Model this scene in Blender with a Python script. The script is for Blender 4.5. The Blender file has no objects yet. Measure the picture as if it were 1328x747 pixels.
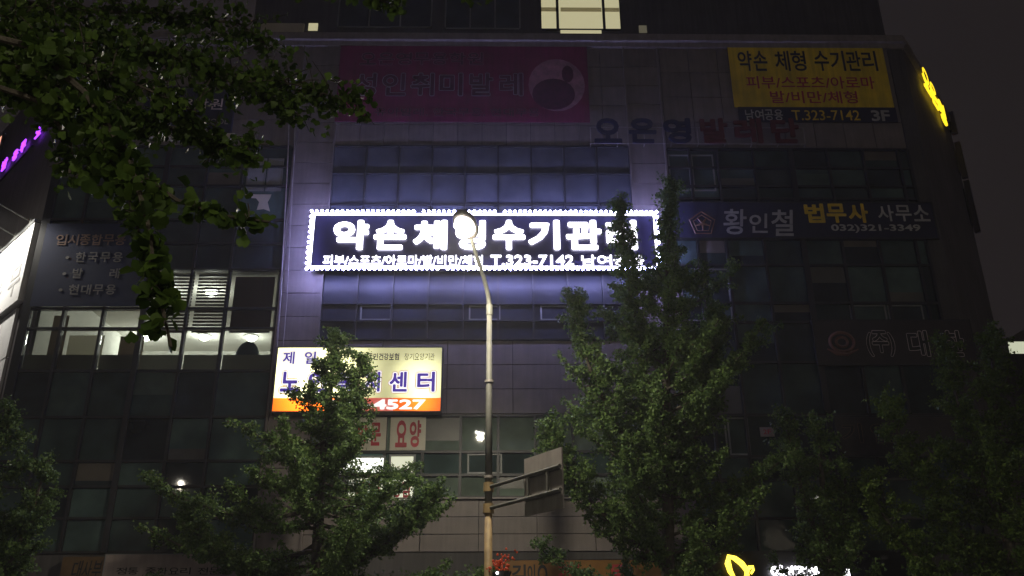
import bpy, math, random
import numpy as np
from mathutils import Vector, Matrix, Quaternion

S = bpy.context.scene
COL = S.collection
R = math.radians

# ------------------------------------------------------------------ camera
PW, PH, FPX = 1328.0, 747.0, 1149.0            # photograph size and focal length in its pixels
YAW, PITCH, ROLL = R(1.0), R(22.5), R(0.35)
CAM = Vector((0, 0, 1.6))
F_ = Vector((math.sin(YAW) * math.cos(PITCH), math.cos(YAW) * math.cos(PITCH), math.sin(PITCH)))
R0 = F_.cross(Vector((0, 0, 1))).normalized()
U0 = R0.cross(F_)
R_ = R0 * math.cos(ROLL) - U0 * math.sin(ROLL)
U_ = R0 * math.sin(ROLL) + U0 * math.cos(ROLL)
cd = bpy.data.cameras.new('camera')
cam = bpy.data.objects.new('camera', cd)
COL.objects.link(cam)
cd.sensor_width = 36.0
cd.lens = 36.0 * FPX / PW
cd.clip_end = 2000
cam.matrix_world = Matrix(((R_.x, U_.x, -F_.x, CAM.x), (R_.y, U_.y, -F_.y, CAM.y), (R_.z, U_.z, -F_.z, CAM.z), (0, 0, 0, 1)))
S.camera = cam

# ------------------------------------------------------------------ world: night sky with city glow
W = bpy.data.worlds.new('World')
S.world = W
W.use_nodes = True
wn, wl = W.node_tree.nodes, W.node_tree.links
wn.clear()
wo = wn.new('ShaderNodeOutputWorld')
sky = wn.new('ShaderNodeTexSky')
sky.sky_type = 'NISHITA'
sky.sun_disc = False
sky.sun_elevation = R(-9)
sky.sun_rotation = R(200)
b1 = wn.new('ShaderNodeBackground'); b1.inputs[1].default_value = 0.05
b2 = wn.new('ShaderNodeBackground'); b2.inputs[0].default_value = (1.0, 0.80, 0.82, 1); b2.inputs[1].default_value = 0.0140
ad = wn.new('ShaderNodeAddShader')
tc = wn.new('ShaderNodeTexCoord'); cn = wn.new('ShaderNodeTexNoise'); cn.inputs['Scale'].default_value = 2.2; cn.inputs['Detail'].default_value = 5
cm = wn.new('ShaderNodeMapRange'); cm.inputs[1].default_value = .3; cm.inputs[2].default_value = .7; cm.inputs[3].default_value = .0118; cm.inputs[4].default_value = .0162
wl.new(tc.outputs['Generated'], cn.inputs['Vector']); wl.new(cn.outputs[0], cm.inputs[0]); wl.new(cm.outputs[0], b2.inputs[1])   # low cloud lit by the city
wl.new(sky.outputs[0], b1.inputs[0]); wl.new(b1.outputs[0], ad.inputs[0]); wl.new(b2.outputs[0], ad.inputs[1])
wl.new(ad.outputs[0], wo.inputs[0])

S.view_settings.view_transform = 'Standard'
S.view_settings.look = 'None'
S.view_settings.exposure = 0.0
S.view_settings.gamma = 1.0
S.render.engine = 'CYCLES'
S.cycles.use_denoising = True
S.cycles.max_bounces = 6
S.cycles.transparent_max_bounces = 12
S.cycles.sample_clamp_indirect = 4.0
S.cycles.caustics_reflective = False
S.cycles.caustics_refractive = False

LAMP_POWER_FRONT = 1150.0
LAMP_POWER_NEAR = 1850.0
LED_STRENGTH = 140.0
HAZE = 0.0013

# ------------------------------------------------------------------ pixel helpers
def ray(px, py):
    return (F_ + R_ * ((px - PW / 2) / FPX) - U_ * ((py - PH / 2) / FPX)).normalized()
def onY(px, py, Y=25.0):
    d = ray(px, py); return CAM + d * (Y / d.y)
def fx(px, py, Y=25.0): return onY(px, py, Y).x
def fz(px, py, Y=25.0): return onY(px, py, Y).z
def far(px, py, dist): return CAM + ray(px, py) * dist
def onPlane(px, py, p0, n):
    d = ray(px, py); return CAM + d * ((p0 - CAM).dot(n) / d.dot(n))

# ------------------------------------------------------------------ materials
def nt(name):
    m = bpy.data.materials.new(name); m.use_nodes = True
    t = m.node_tree; t.nodes.clear()
    o = t.nodes.new('ShaderNodeOutputMaterial')
    return m, t, o
def rgb(c): return (c[0], c[1], c[2], 1.0)
def mat(name, col, rough=0.6, metal=0.0, var=0.25, scale=3.0, bump=0.0, bscale=30.0, objvar=0.0, spec=0.5, streak=0.0):
    m, t, o = nt(name); N, L = t.nodes, t.links
    b = N.new('ShaderNodeBsdfPrincipled'); L.new(b.outputs[0], o.inputs[0])
    b.inputs['Roughness'].default_value = rough; b.inputs['Metallic'].default_value = metal
    b.inputs['Specular IOR Level'].default_value = spec
    geo = N.new('ShaderNodeNewGeometry')
    nz = N.new('ShaderNodeTexNoise'); nz.inputs['Scale'].default_value = scale; nz.inputs['Detail'].default_value = 6
    L.new(geo.outputs['Position'], nz.inputs['Vector'])
    rmp = N.new('ShaderNodeMapRange'); rmp.inputs[1].default_value = 0.3; rmp.inputs[2].default_value = 0.7
    rmp.inputs[3].default_value = 1 - var; rmp.inputs[4].default_value = 1 + var
    L.new(nz.outputs[0], rmp.inputs[0])
    fac = rmp.outputs[0]
    if objvar:
        oi = N.new('ShaderNodeObjectInfo')
        mr = N.new('ShaderNodeMapRange'); mr.inputs[3].default_value = 1 - objvar; mr.inputs[4].default_value = 1 + objvar
        L.new(oi.outputs['Random'], mr.inputs[0])
        mm = N.new('ShaderNodeMath'); mm.operation = 'MULTIPLY'
        L.new(fac, mm.inputs[0]); L.new(mr.outputs[0], mm.inputs[1]); fac = mm.outputs[0]
    if streak:
        mp = N.new('ShaderNodeMapping'); mp.inputs['Scale'].default_value = (5, 5, 0.35)
        L.new(geo.outputs['Position'], mp.inputs[0])
        n2 = N.new('ShaderNodeTexNoise'); n2.inputs['Scale'].default_value = 1.6; n2.inputs['Detail'].default_value = 5
        L.new(mp.outputs[0], n2.inputs['Vector'])
        m2 = N.new('ShaderNodeMapRange'); m2.inputs[1].default_value = 0.35; m2.inputs[2].default_value = 0.7
        m2.inputs[3].default_value = 1.0; m2.inputs[4].default_value = 1 - streak
        L.new(n2.outputs[0], m2.inputs[0])
        mm = N.new('ShaderNodeMath'); mm.operation = 'MULTIPLY'
        L.new(fac, mm.inputs[0]); L.new(m2.outputs[0], mm.inputs[1]); fac = mm.outputs[0]
    vm = N.new('ShaderNodeVectorMath'); vm.operation = 'SCALE'; vm.inputs[0].default_value = col[:3]
    L.new(fac, vm.inputs['Scale']); L.new(vm.outputs[0], b.inputs['Base Color'])
    if bump:
        n3 = N.new('ShaderNodeTexNoise'); n3.inputs['Scale'].default_value = bscale; n3.inputs['Detail'].default_value = 4
        L.new(geo.outputs['Position'], n3.inputs['Vector'])
        bp = N.new('ShaderNodeBump'); bp.inputs['Strength'].default_value = bump; bp.inputs['Distance'].default_value = 0.02
        L.new(n3.outputs[0], bp.inputs['Height']); L.new(bp.outputs[0], b.inputs['Normal'])
    return m
def emit(name, col, strength, base=(0.6, 0.6, 0.6)):
    m, t, o = nt(name); N, L = t.nodes, t.links
    b = N.new('ShaderNodeBsdfPrincipled'); L.new(b.outputs[0], o.inputs[0])
    b.inputs['Base Color'].default_value = rgb(base); b.inputs['Roughness'].default_value = 0.5
    b.inputs['Emission Color'].default_value = rgb(col); b.inputs['Emission Strength'].default_value = strength
    return m
def lightbox(name, c0, strength, hot):
    """backlit plastic face: tubes behind make uneven brightness"""
    m, t, o = nt(name); N, L = t.nodes, t.links
    b = N.new('ShaderNodeBsdfPrincipled'); L.new(b.outputs[0], o.inputs[0])
    b.inputs['Base Color'].default_value = rgb([x * .6 for x in c0]); b.inputs['Roughness'].default_value = 0.35
    b.inputs['Emission Color'].default_value = rgb(c0)
    geo = N.new('ShaderNodeNewGeometry'); acc = None
    for (px, py, rad, amp) in ((412, 488, 2.1, 1.0), (545, 494, 1.1, .55), (372, 474, 1.0, .5), (400, 522, 1.3, .8), (548, 526, .6, .5)):   # where the tubes sit behind the face
        ds = N.new('ShaderNodeVectorMath'); ds.operation = 'DISTANCE'; ds.inputs[1].default_value = onY(px, py, 24.54)
        L.new(geo.outputs['Position'], ds.inputs[0])
        mr = N.new('ShaderNodeMapRange'); mr.interpolation_type = 'SMOOTHSTEP'; mr.inputs[1].default_value = 0; mr.inputs[2].default_value = rad
        mr.inputs[3].default_value = strength * (hot - 1) * amp; mr.inputs[4].default_value = 0.0
        L.new(ds.outputs['Value'], mr.inputs[0])
        sm = N.new('ShaderNodeMath'); sm.operation = 'ADD'; sm.inputs[1].default_value = strength
        L.new(mr.outputs[0], sm.inputs[0])
        if acc is not None: L.new(acc, sm.inputs[1])
        acc = sm.outputs[0]
    L.new(acc, b.inputs['Emission Strength'])
    return m
def glass_pane(name, tint, rough=0.03, spread=0.6, spec=0.6):
    """dark coated facade glass, each pane a little different, slightly wavy"""
    m, t, o = nt(name); N, L = t.nodes, t.links
    b = N.new('ShaderNodeBsdfPrincipled'); L.new(b.outputs[0], o.inputs[0])
    b.inputs['Roughness'].default_value = rough; b.inputs['Specular IOR Level'].default_value = spec
    oi = N.new('ShaderNodeObjectInfo')
    mr = N.new('ShaderNodeMapRange'); mr.inputs[3].default_value = 1 - spread; mr.inputs[4].default_value = 1 + spread
    L.new(oi.outputs['Random'], mr.inputs[0])
    geo = N.new('ShaderNodeNewGeometry')
    nz = N.new('ShaderNodeTexNoise'); nz.inputs['Scale'].default_value = 1.3; nz.inputs['Detail'].default_value = 5
    L.new(geo.outputs['Position'], nz.inputs['Vector'])
    m2 = N.new('ShaderNodeMapRange'); m2.inputs[1].default_value = .3; m2.inputs[2].default_value = .7; m2.inputs[3].default_value = .65; m2.inputs[4].default_value = 1.35
    L.new(nz.outputs[0], m2.inputs[0])
    mm = N.new('ShaderNodeMath'); mm.operation = 'MULTIPLY'; L.new(mr.outputs[0], mm.inputs[0]); L.new(m2.outputs[0], mm.inputs[1])
    vm = N.new('ShaderNodeVectorMath'); vm.operation = 'SCALE'; vm.inputs[0].default_value = tint
    L.new(mm.outputs[0], vm.inputs['Scale']); L.new(vm.outputs[0], b.inputs['Base Color'])
    n3 = N.new('ShaderNodeTexNoise'); n3.inputs['Scale'].default_value = 1.1; n3.inputs['Detail'].default_value = 1
    L.new(geo.outputs['Position'], n3.inputs['Vector'])
    bp = N.new('ShaderNodeBump'); bp.inputs['Strength'].default_value = 0.05; bp.inputs['Distance'].default_value = 0.02
    L.new(n3.outputs[0], bp.inputs['Height']); L.new(bp.outputs[0], b.inputs['Normal'])
    return m
def clear_glass(name):
    m, t, o = nt(name); N, L = t.nodes, t.links
    tr = N.new('ShaderNodeBsdfTransparent'); tr.inputs[0].default_value = (.72, .76, .73, 1)
    gl = N.new('ShaderNodeBsdfGlossy'); gl.inputs['Roughness'].default_value = .03
    fr = N.new('ShaderNodeFresnel'); fr.inputs[0].default_value = 1.5
    mx = N.new('ShaderNodeMixShader')
    L.new(fr.outputs[0], mx.inputs[0]); L.new(tr.outputs[0], mx.inputs[1]); L.new(gl.outputs[0], mx.inputs[2]); L.new(mx.outputs[0], o.inputs[0])
    return m
def leaf_mat(name, c0, c1):
    m, t, o = nt(name); N, L = t.nodes, t.links
    geo = N.new('ShaderNodeNewGeometry')
    rp = N.new('ShaderNodeValToRGB')
    rp.color_ramp.elements[0].color = rgb(c0); rp.color_ramp.elements[1].color = rgb(c1)
    L.new(geo.outputs['Random Per Island'], rp.inputs[0])
    b = N.new('ShaderNodeBsdfPrincipled'); b.inputs['Roughness'].default_value = .5; b.inputs['Specular IOR Level'].default_value = .18
    tl = N.new('ShaderNodeBsdfTranslucent')
    mx = N.new('ShaderNodeMixShader'); mx.inputs[0].default_value = .35
    L.new(rp.outputs[0], b.inputs['Base Color']); L.new(rp.outputs[0], tl.inputs[0])
    L.new(b.outputs[0], mx.inputs[1]); L.new(tl.outputs[0], mx.inputs[2]); L.new(mx.outputs[0], o.inputs[0])
    return m

def shade_mat(name, col, f=.6):
    m, t, o = nt(name); N, L = t.nodes, t.links
    d = N.new('ShaderNodeBsdfDiffuse'); d.inputs[0].default_value = rgb(col)
    tl = N.new('ShaderNodeBsdfTranslucent'); tl.inputs[0].default_value = rgb(col)
    geo = N.new('ShaderNodeNewGeometry'); nz = N.new('ShaderNodeTexNoise'); nz.inputs['Scale'].default_value = 4
    L.new(geo.outputs['Position'], nz.inputs['Vector'])
    mr = N.new('ShaderNodeMapRange'); mr.inputs[3].default_value = f - .15; mr.inputs[4].default_value = f + .15; L.new(nz.outputs[0], mr.inputs[0])
    mx = N.new('ShaderNodeMixShader'); L.new(mr.outputs[0], mx.inputs[0])
    L.new(d.outputs[0], mx.inputs[1]); L.new(tl.outputs[0], mx.inputs[2]); L.new(mx.outputs[0], o.inputs[0])
    return m
M = dict(
    tile=mat('stone_tile', (.20, .172, .165), .55, var=.12, scale=2.2, bump=.15, bscale=60, objvar=.10, streak=.18),
    backing=mat('backing_wall', (.05, .045, .045), .8),
    plaster=mat('dark_plaster', (.085, .08, .08), .8, var=.2, scale=.8, streak=.3),
    cornice=mat('cornice_stone', (.26, .23, .22), .6, var=.15, streak=.2),
    mullion=mat('dark_aluminium', (.015, .016, .018), .45, metal=.0, var=.1),
    lightframe=mat('grey_aluminium', (.22, .23, .23), .45, var=.15),
    pane=glass_pane('facade_glass', (.055, .090, .086), spread=.5),
    panedark=glass_pane('dark_facade_glass', (.032, .045, .048), spread=.45),
    panemid=glass_pane('blue_facade_glass', (.060, .067, .085), rough=.38, spread=.18, spec=.3),  # blue glow round the LED sign is put into this pane colour
    panegreen=glass_pane('greenish_glass', (.125, .165, .135), spread=.25),
    panemidlow=glass_pane('dark_blue_glass', (.022, .025, .036), rough=.38, spread=.2, spec=.3),  # same glass darkened: the weaker glow below the sign is in the colour
    clear=clear_glass('clear_glass'),
    wallside=mat('side_wall', (.13, .115, .115), .7, var=.2, scale=.6, streak=.35),
    asphalt=mat('asphalt', (.05, .05, .052), .85, var=.3, scale=1.5, bump=.4, bscale=120),
    paver=mat('paver', (.22, .20, .18), .8, var=.2, scale=2, bump=.2),
    ground=mat('ground', (.10, .095, .09), .9),
    kerb=mat('kerb', (.35, .34, .32), .7),
    paint=mat('road_paint', (.7, .7, .68), .6, var=.2, scale=8),
    steel=mat('galvanised_steel', (.135, .135, .122), .65, metal=.0, var=.2, scale=6, streak=.25),
    steelrust=mat('rusty_paint', (.30, .21, .10), .6, var=.35, scale=5, streak=.3),
    signback=mat('sign_back', (.33, .30, .29), .5, metal=.3, var=.12, scale=4, streak=.2),
    bark=mat('bark', (.050, .042, .032), .9, var=.4, scale=12, bump=.6, bscale=50),
    white=mat('white_panel', (.72, .72, .72), .5, var=.05),
    cream=mat('cream_panel', (.62, .58, .48), .5, var=.06),
    navy=mat('navy_vinyl', (.011, .012, .040), .7, var=.15, scale=1.5),
    ledback=mat('led_panel', (.016, .014, .045), .35, var=.1),
    blue=mat('blue_vinyl', (.010, .018, .060), .75, var=.15, scale=1.5),
    magenta=mat('magenta_vinyl', (.23, .014, .095), .55, var=.2, scale=1.2, bump=.8, bscale=2.2, streak=.25),
    pinkpale=mat('pale_pink_print', (.38, .17, .27), .55, var=.3, scale=5),
    plum=mat('plum_print', (.10, .014, .06), .55, var=.3, scale=5),
    yellow=mat('yellow_vinyl', (.82, .60, .012), .55, var=.18, scale=1.3, bump=.8, bscale=2.2, streak=.25),
    yellowprint=mat('yellow_print', (.75, .52, .03), .5),
    black=mat('black_print', (.01, .01, .012), .5),
    greyprint=mat('grey_print', (.42, .42, .42), .5),
    paleprint=mat('pale_print', (.40, .38, .50), .5),
    redprint=mat('red_print', (.42, .025, .04), .5),
    brownprint=mat('brown_print', (.20, .10, .065), .5),
    outlineprint=mat('outline_print', (.70, .60, .60), .5),
    outlineprint2=mat('dull_print', (.24, .23, .23), .6), brownprint2=mat('dull_brown_print', (.20, .12, .09), .6),
    blinda=mat('grey_blind', (.10, .10, .09), .4, var=.2, scale=1.5), blindb=mat('beige_blind', (.115, .10, .08), .4, var=.2, scale=1.5), blindc=mat('green_film', (.06, .10, .085), .3, var=.2), blindpale=mat('pale_blind', (.28, .30, .32), .5, var=.12),
    darkvinyl=mat('dark_vinyl', (.028, .022, .022), .5),
    orange=mat('orange_panel', (.22, .10, .015), .5, var=.15),
    brownpanel=mat('brown_panel', (.12, .07, .025), .5, var=.2),
    beige=mat('beige_panel', (.34, .28, .26), .6, var=.12, scale=2, streak=.2),
    bluefab=mat('blue_paint', (.010, .012, .055), .5), redfab=mat('red_paint', (.11, .014, .018), .5),
    chair=mat('blue_upholstery', (.05, .09, .13), .8),
    roomwall=mat('room_wall', (.62, .61, .56), .8, var=.06), roomceil=mat('room_ceiling', (.72, .70, .64), .8, var=.03),
    roomfloor=mat('room_floor', (.15, .12, .09), .6), shade=shade_mat('roller_shade', (.75, .72, .64)), film=shade_mat('frosted_film', (.34, .34, .30)), midshade=shade_mat('taupe_shade', (.34, .29, .23)),
    brownshade=mat('brown_shade', (.10, .055, .035), .8, var=.1), slat=mat('blind_slat', (.12, .08, .05), .6, var=.1),
    lowwall=mat('low_wall', (.30, .29, .26), .7),
    cable=mat('cable', (.30, .28, .27), .5), flower=mat('red_flower', (.6, .08, .02), .6),
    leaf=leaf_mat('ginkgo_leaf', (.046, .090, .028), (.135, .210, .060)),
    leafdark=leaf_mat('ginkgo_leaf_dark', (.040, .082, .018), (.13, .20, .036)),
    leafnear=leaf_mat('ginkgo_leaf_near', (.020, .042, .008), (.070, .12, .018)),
    e_led=emit('led_bulb', (.42, .42, 1.0), LED_STRENGTH),
    e_letter=emit('led_letter', (.96, .94, 1.0), 4.5),
    e_lamp=emit('lamp_lens', (1.0, .95, .82), 70.0),
    e_window=emit('lit_shade', (.93, .86, .50), .50), e_windowdim=emit('dim_shade', (.72, .66, .40), .10),
    e_windowwhite=emit('lit_window_white', (.97, 1.0, .88), 2.0), e_windowpale=emit('lit_window_pale', (.88, .92, .66), .62),
    e_yellow=emit('yellow_neon', (1.0, .70, .02), 1.5, (.6, .4, .02)),
    e_yellow2=emit('yellow_logo_light', (1.0, .72, .05), 3.2), e_white2=emit('white_sign_light', (.97, .95, 1.0), 5.0),
    e_purple=emit('purple_neon', (.36, .05, 1.0), 2.4, (.3, .1, .6)), e_pink=emit('pink_light', (1.0, .45, .3), 1.2),
    e_room=emit('room_lamp', (1.0, .96, .84), 16.0), e_spot=emit('spot_bulb', (1.0, .93, .8), 25.0),
    lb_cream=lightbox('lightbox_cream', (1.0, .97, .50), .50, 7.0), lb_orange=lightbox('lightbox_orange', (1.0, .16, .010), .7, 6.0),
    lb_red=emit('lightbox_red', (.62, .03, .008), .8), lb_violet=emit('lightbox_violet', (.10, .055, .42), .7, (.05, .03, .3)),
    lb_white=emit('lightbox_white', (1.0, .97, .93), 1.2), lb_brown=emit('lightbox_outline', (.45, .13, .07), .6), lb_dark=emit('lightbox_dark', (.07, .06, .05), .5, (.03, .03, .03)),
)

# ------------------------------------------------------------------ object helpers
def world_of(o):
    if o.parent is None: return o.matrix_basis.copy()
    return world_of(o.parent) @ o.matrix_parent_inverse @ o.matrix_basis
def put(o, parent=None):
    COL.objects.link(o)
    if parent is not None:
        o.parent = parent
        o.matrix_parent_inverse = world_of(parent).inverted()
    return o
def tag(o, label=None, cat=None, group=None, kind=None):
    if label: o['label'] = label
    if cat: o['category'] = cat
    if group: o['group'] = group
    if kind: o['kind'] = kind
    return o
def empty(name, loc, label, cat, group=None, rz=0):
    o = bpy.data.objects.new(name, None)
    o.empty_display_size = .2
    o.location = loc; o.rotation_euler = (0, 0, rz)
    COL.objects.link(o)
    return tag(o, label, cat, group)
CUBES = {}
def cube_mesh(m):
    if m.name not in CUBES:
        me = bpy.data.meshes.new('block_' + m.name)
        v = [(x, y, z) for x in (-.5, .5) for y in (-.5, .5) for z in (-.5, .5)]
        f = [(0, 1, 3, 2), (4, 6, 7, 5), (0, 4, 5, 1), (2, 3, 7, 6), (0, 2, 6, 4), (1, 5, 7, 3)]
        me.from_pydata(v, [], f); me.materials.append(m); CUBES[m.name] = me
    return CUBES[m.name]
def box(name, x0, x1, y0, y1, z0, z1, m, parent=None, rz=0):
    o = bpy.data.objects.new(name, cube_mesh(m))
    o.location = ((x0 + x1) / 2, (y0 + y1) / 2, (z0 + z1) / 2)
    o.scale = (abs(x1 - x0), abs(y1 - y0), abs(z1 - z0))
    return put(o, parent)
def obox(name, c, size, u, m, parent=None):
    """box with centre c, size (along u, along horizontal normal, up)"""
    o = bpy.data.objects.new(name, cube_mesh(m))
    o.location = c; o.scale = size; o.rotation_euler = (0, 0, math.atan2(u.y, u.x))
    return put(o, parent)
class MB:
    def __init__(s): s.v = []; s.f = []
    def tube(s, pts, rad, n=8, cap=True):
        pts = [Vector(p) for p in pts]
        if not hasattr(rad, '__len__'): rad = [rad] * len(pts)
        base = len(s.v); a = None
        for i, p in enumerate(pts):
            t = (pts[min(i + 1, len(pts) - 1)] - pts[max(i - 1, 0)]).normalized()
            if a is None:
                a = t.orthogonal().normalized()
            else:
                a = (a - t * a.dot(t)).normalized()
            b = t.cross(a)
            for k in range(n):
                w = 2 * math.pi * k / n
                s.v.append(tuple(p + (a * math.cos(w) + b * math.sin(w)) * rad[i]))
        for i in range(len(pts) - 1):
            for k in range(n):
                k2 = (k + 1) % n
                s.f.append((base + i * n + k, base + i * n + k2, base + (i + 1) * n + k2, base + (i + 1) * n + k))
        if cap:
            s.f.append(tuple(base + k for k in range(n))[::-1])
            e = base + (len(pts) - 1) * n
            s.f.append(tuple(e + k for k in range(n)))
        return s
    def box(s, x0, x1, y0, y1, z0, z1):
        b = len(s.v)
        s.v += [(x, y, z) for x in (x0, x1) for y in (y0, y1) for z in (z0, z1)]
        s.f += [tuple(b + i for i in q) for q in ((0, 1, 3, 2), (4, 6, 7, 5), (0, 4, 5, 1), (2, 3, 7, 6), (0, 2, 6, 4), (1, 5, 7, 3))]
        return s
    def ball(s, c, r, seg=8, rings=5, sq=(1, 1, 1), mtx=None):
        b = len(s.v); c = Vector(c)
        for i in range(rings + 1):
            th = math.pi * i / rings
            for k in range(seg):
                ph = 2 * math.pi * k / seg
                p = Vector((r * sq[0] * math.sin(th) * math.cos(ph), r * sq[1] * math.sin(th) * math.sin(ph), r * sq[2] * math.cos(th)))
                if mtx: p = mtx @ p
                s.v.append(tuple(c + p))
        for i in range(rings):
            for k in range(seg):
                k2 = (k + 1) % seg
                s.f.append((b + i * seg + k, b + (i + 1) * seg + k, b + (i + 1) * seg + k2, b + i * seg + k2))
        return s
    def build(s, name, m, parent=None, smooth=False):
        me = bpy.data.meshes.new(name); me.from_pydata(s.v, [], s.f); me.materials.append(m)
        if smooth: me.polygons.foreach_set('use_smooth', [True] * len(me.polygons))
        return put(bpy.data.objects.new(name, me), parent)

TXT = {}
def text_arrays(s):
    if s not in TXT:
        k = bpy.data.curves.new('tmp', 'FONT'); k.body = s; k.size = 1; k.offset = .004; k.extrude = .1; k.resolution_u = 3
        o = bpy.data.objects.new('tmp', k)
        me = o.to_mesh()
        v = np.array([x.co[:] for x in me.vertices]); f = [tuple(p.vertices) for p in me.polygons]
        o.to_mesh_clear(); bpy.data.objects.remove(o); bpy.data.curves.remove(k)
        TXT[s] = (v, f)
    return TXT[s]
def text(s, org, u, n, w, h, m, parent, name='lettering', bold=.02, ref=None, depth=.01, shear=0.0):
    """letters fitted into w x h on the plane through org (lower left), right axis u, facing n; heavier strokes are
    made of slightly shifted copies. ref: the stroke weight that the fit is made for (outlines grow beyond it)"""
    v, f = text_arrays(s)
    lo, hi = v.min(0), v.max(0)
    rb = bold if ref is None else ref
    sx, sy = w / (hi[0] - lo[0] + 2 * rb), h / (hi[1] - lo[1] + 2 * rb)
    U = np.array(u); Nn = np.array(n); O = np.array(org)
    nb = 1 if bold < .004 else (8 if bold < .03 else 12)
    offs = [(0, 0)] + ([(bold * math.cos(2 * math.pi * k / nb), bold * math.sin(2 * math.pi * k / nb)) for k in range(nb)] if nb > 1 else [])
    V = []; Fs = []
    for q, (ox, oy) in enumerate(offs):
        lx = (v[:, 0] - lo[0] + rb + ox) * sx; ly = (v[:, 1] - lo[1] + rb + oy) * sy; lx = lx + ly * shear
        lz = np.where(v[:, 2] > 0, depth * (1 - .02 * q), 0.0)
        b0 = len(v) * q
        V.append(O + lx[:, None] * U + ly[:, None] * np.array([0, 0, 1.0]) + lz[:, None] * Nn)
        Fs += [tuple(i + b0 for i in p) for p in f]
    me = bpy.data.meshes.new(name); me.from_pydata(np.concatenate(V).tolist(), [], Fs); me.materials.append(m)
    return put(bpy.data.objects.new(name, me), parent)
UX, NY = Vector((1, 0, 0)), Vector((0, -1, 0))
def ftext(s, x0, y0, x1, y1, m, parent, Y, **kw):
    """text on a facade-parallel plane at depth Y inside a pixel box of the photograph"""
    my = (y0 + y1) / 2; mx = (x0 + x1) / 2
    n = len(s)
    if n == 1 and 'name' not in kw: kw['name'] = 'letter'
    if 1 < n < 8 and not any(ord(c) < 128 or c in '• ' for c in s):       # each syllable its own letter
        w = (x1 - x0) / n
        for i, c in enumerate(s):
            k2 = dict(kw); k2['name'] = 'letter' if kw.get('name', 'lettering') == 'lettering' else kw['name']
            ftext(c, x0 + i * w + w * .05, y0, x0 + (i + 1) * w - w * .05, y1, m, parent, Y, **k2)
        return
    X0, X1 = fx(x0, my, Y), fx(x1, my, Y); Z0, Z1 = fz(mx, y1, Y), fz(mx, y0, Y)
    return text(s, (X0, Y, Z0), UX, NY, X1 - X0, Z1 - Z0, m, parent, **kw)
def frect(x0, y0, x1, y1, Y=25.0):
    my = (y0 + y1) / 2; mx = (x0 + x1) / 2
    return fx(x0, my, Y), fx(x1, my, Y), fz(mx, y1, Y), fz(mx, y0, Y)
def light(name, typ, loc, power, col, parent, radius=.1):
    l = bpy.data.lights.new(name, typ); l.energy = power; l.color = col
    if typ in ('POINT', 'SPOT'): l.shadow_soft_size = radius
    o = bpy.data.objects.new(name, l); o.location = loc
    put(o, parent); return o

# ------------------------------------------------------------------ ground, road, pavements
def sheet(name, x0, x1, y0, y1, z0, z1, m):
    return tag(MB().box(x0, x1, y0, y1, z0, z1).build(name, m), kind='structure')
sheet('ground', -400, 400, -300, 500, -.4, -.16, M['ground'])
sheet('road', -150, 150, 3.0, 16.8, -.158, -.02, M['asphalt'])
sheet('pavement_far', -150, 150, 17.0, 60, -.157, .11, M['paver'])
sheet('pavement_near', -150, 150, -12, 2.8, -.157, .11, M['paver'])
for nm, y in (('kerb_far', 16.8), ('kerb_near', 2.8)):
    k = sheet(nm, -150, 150, y, y + .2, -.156, .125, M['kerb'])
mk = MB()
for i in range(-14, 15): mk.box(i * 8, i * 8 + 3, 6.4, 6.52, -.019, -.013).box(i * 8, i * 8 + 3, 13.2, 13.32, -.019, -.013)
mk.box(-150, 150, 9.75, 9.87, -.019, -.013).box(-150, 150, 10.0, 10.12, -.019, -.013)
tag(mk.build('road_marking', M['paint']), kind='structure')

# ------------------------------------------------------------------ the building
Y0 = 25.0
XL = fx(24, 440); XLr = fx(355, 450); XM0 = fx(430, 230); XM1 = fx(818, 230); XR0 = fx(865, 215); XR = fx(1165, 44)
ZT = fz(700, 47)
bld = empty('commercial_building', (0, Y0 + 4, 0.11), 'long dark four storey commercial building covered with Korean shop signs, stone tile and glass', 'building')
RZ0, RZ1 = fz(200, 497), fz(200, 349)          # lit room floor and ceiling
# backing walls
YB = 25.14
box('wall', XLr - .05, XR, YB, 34, .11, ZT, M['backing'], bld)
box('wall', XL, XLr - .05, YB, 34, .11, RZ0, M['backing'], bld)
box('wall', XL, XLr - .05, YB, 34, RZ1 + .12, ZT, M['backing'], bld)
box('wall', XL, XLr - .05, 33.0, 34, RZ0, RZ1 + .12, M['backing'], bld)
DL = Vector((-math.sin(R(44)), math.cos(R(44)), 0)); NL = Vector((-DL.y, DL.x, 0)); PL = Vector((XL, Y0, 0))
DR = Vector((math.sin(R(39)), math.cos(R(39)), 0)); NR = Vector((DR.y, -DR.x, 0)); PR = Vector((XR, Y0, 0))
def slab(name, P, D, N, length, z0, z1, thick, m, s0=0.0, off=0.0):
    c = P + D * (s0 + length / 2) - N * (thick / 2 - off) + Vector((0, 0, (z0 + z1) / 2))
    return obox(name, c, (length, thick, z1 - z0), D, m, bld)
slab('side_wall', PL, DL, NL, 26, .11, ZT, .3, M['wallside'], s0=.1)
slab('side_wall', PR, DR, NR, 6.6, .11, ZT, .3, M['wallside'])
# stone corner trims
box('corner_trim', XL - .06, XL + .12, Y0 - .05, YB, .11, ZT, M['mullion'], bld)
box('corner_trim', XR - .5, XR - .002, Y0 - .02, YB, .11, ZT, M['plaster'], bld)

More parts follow.
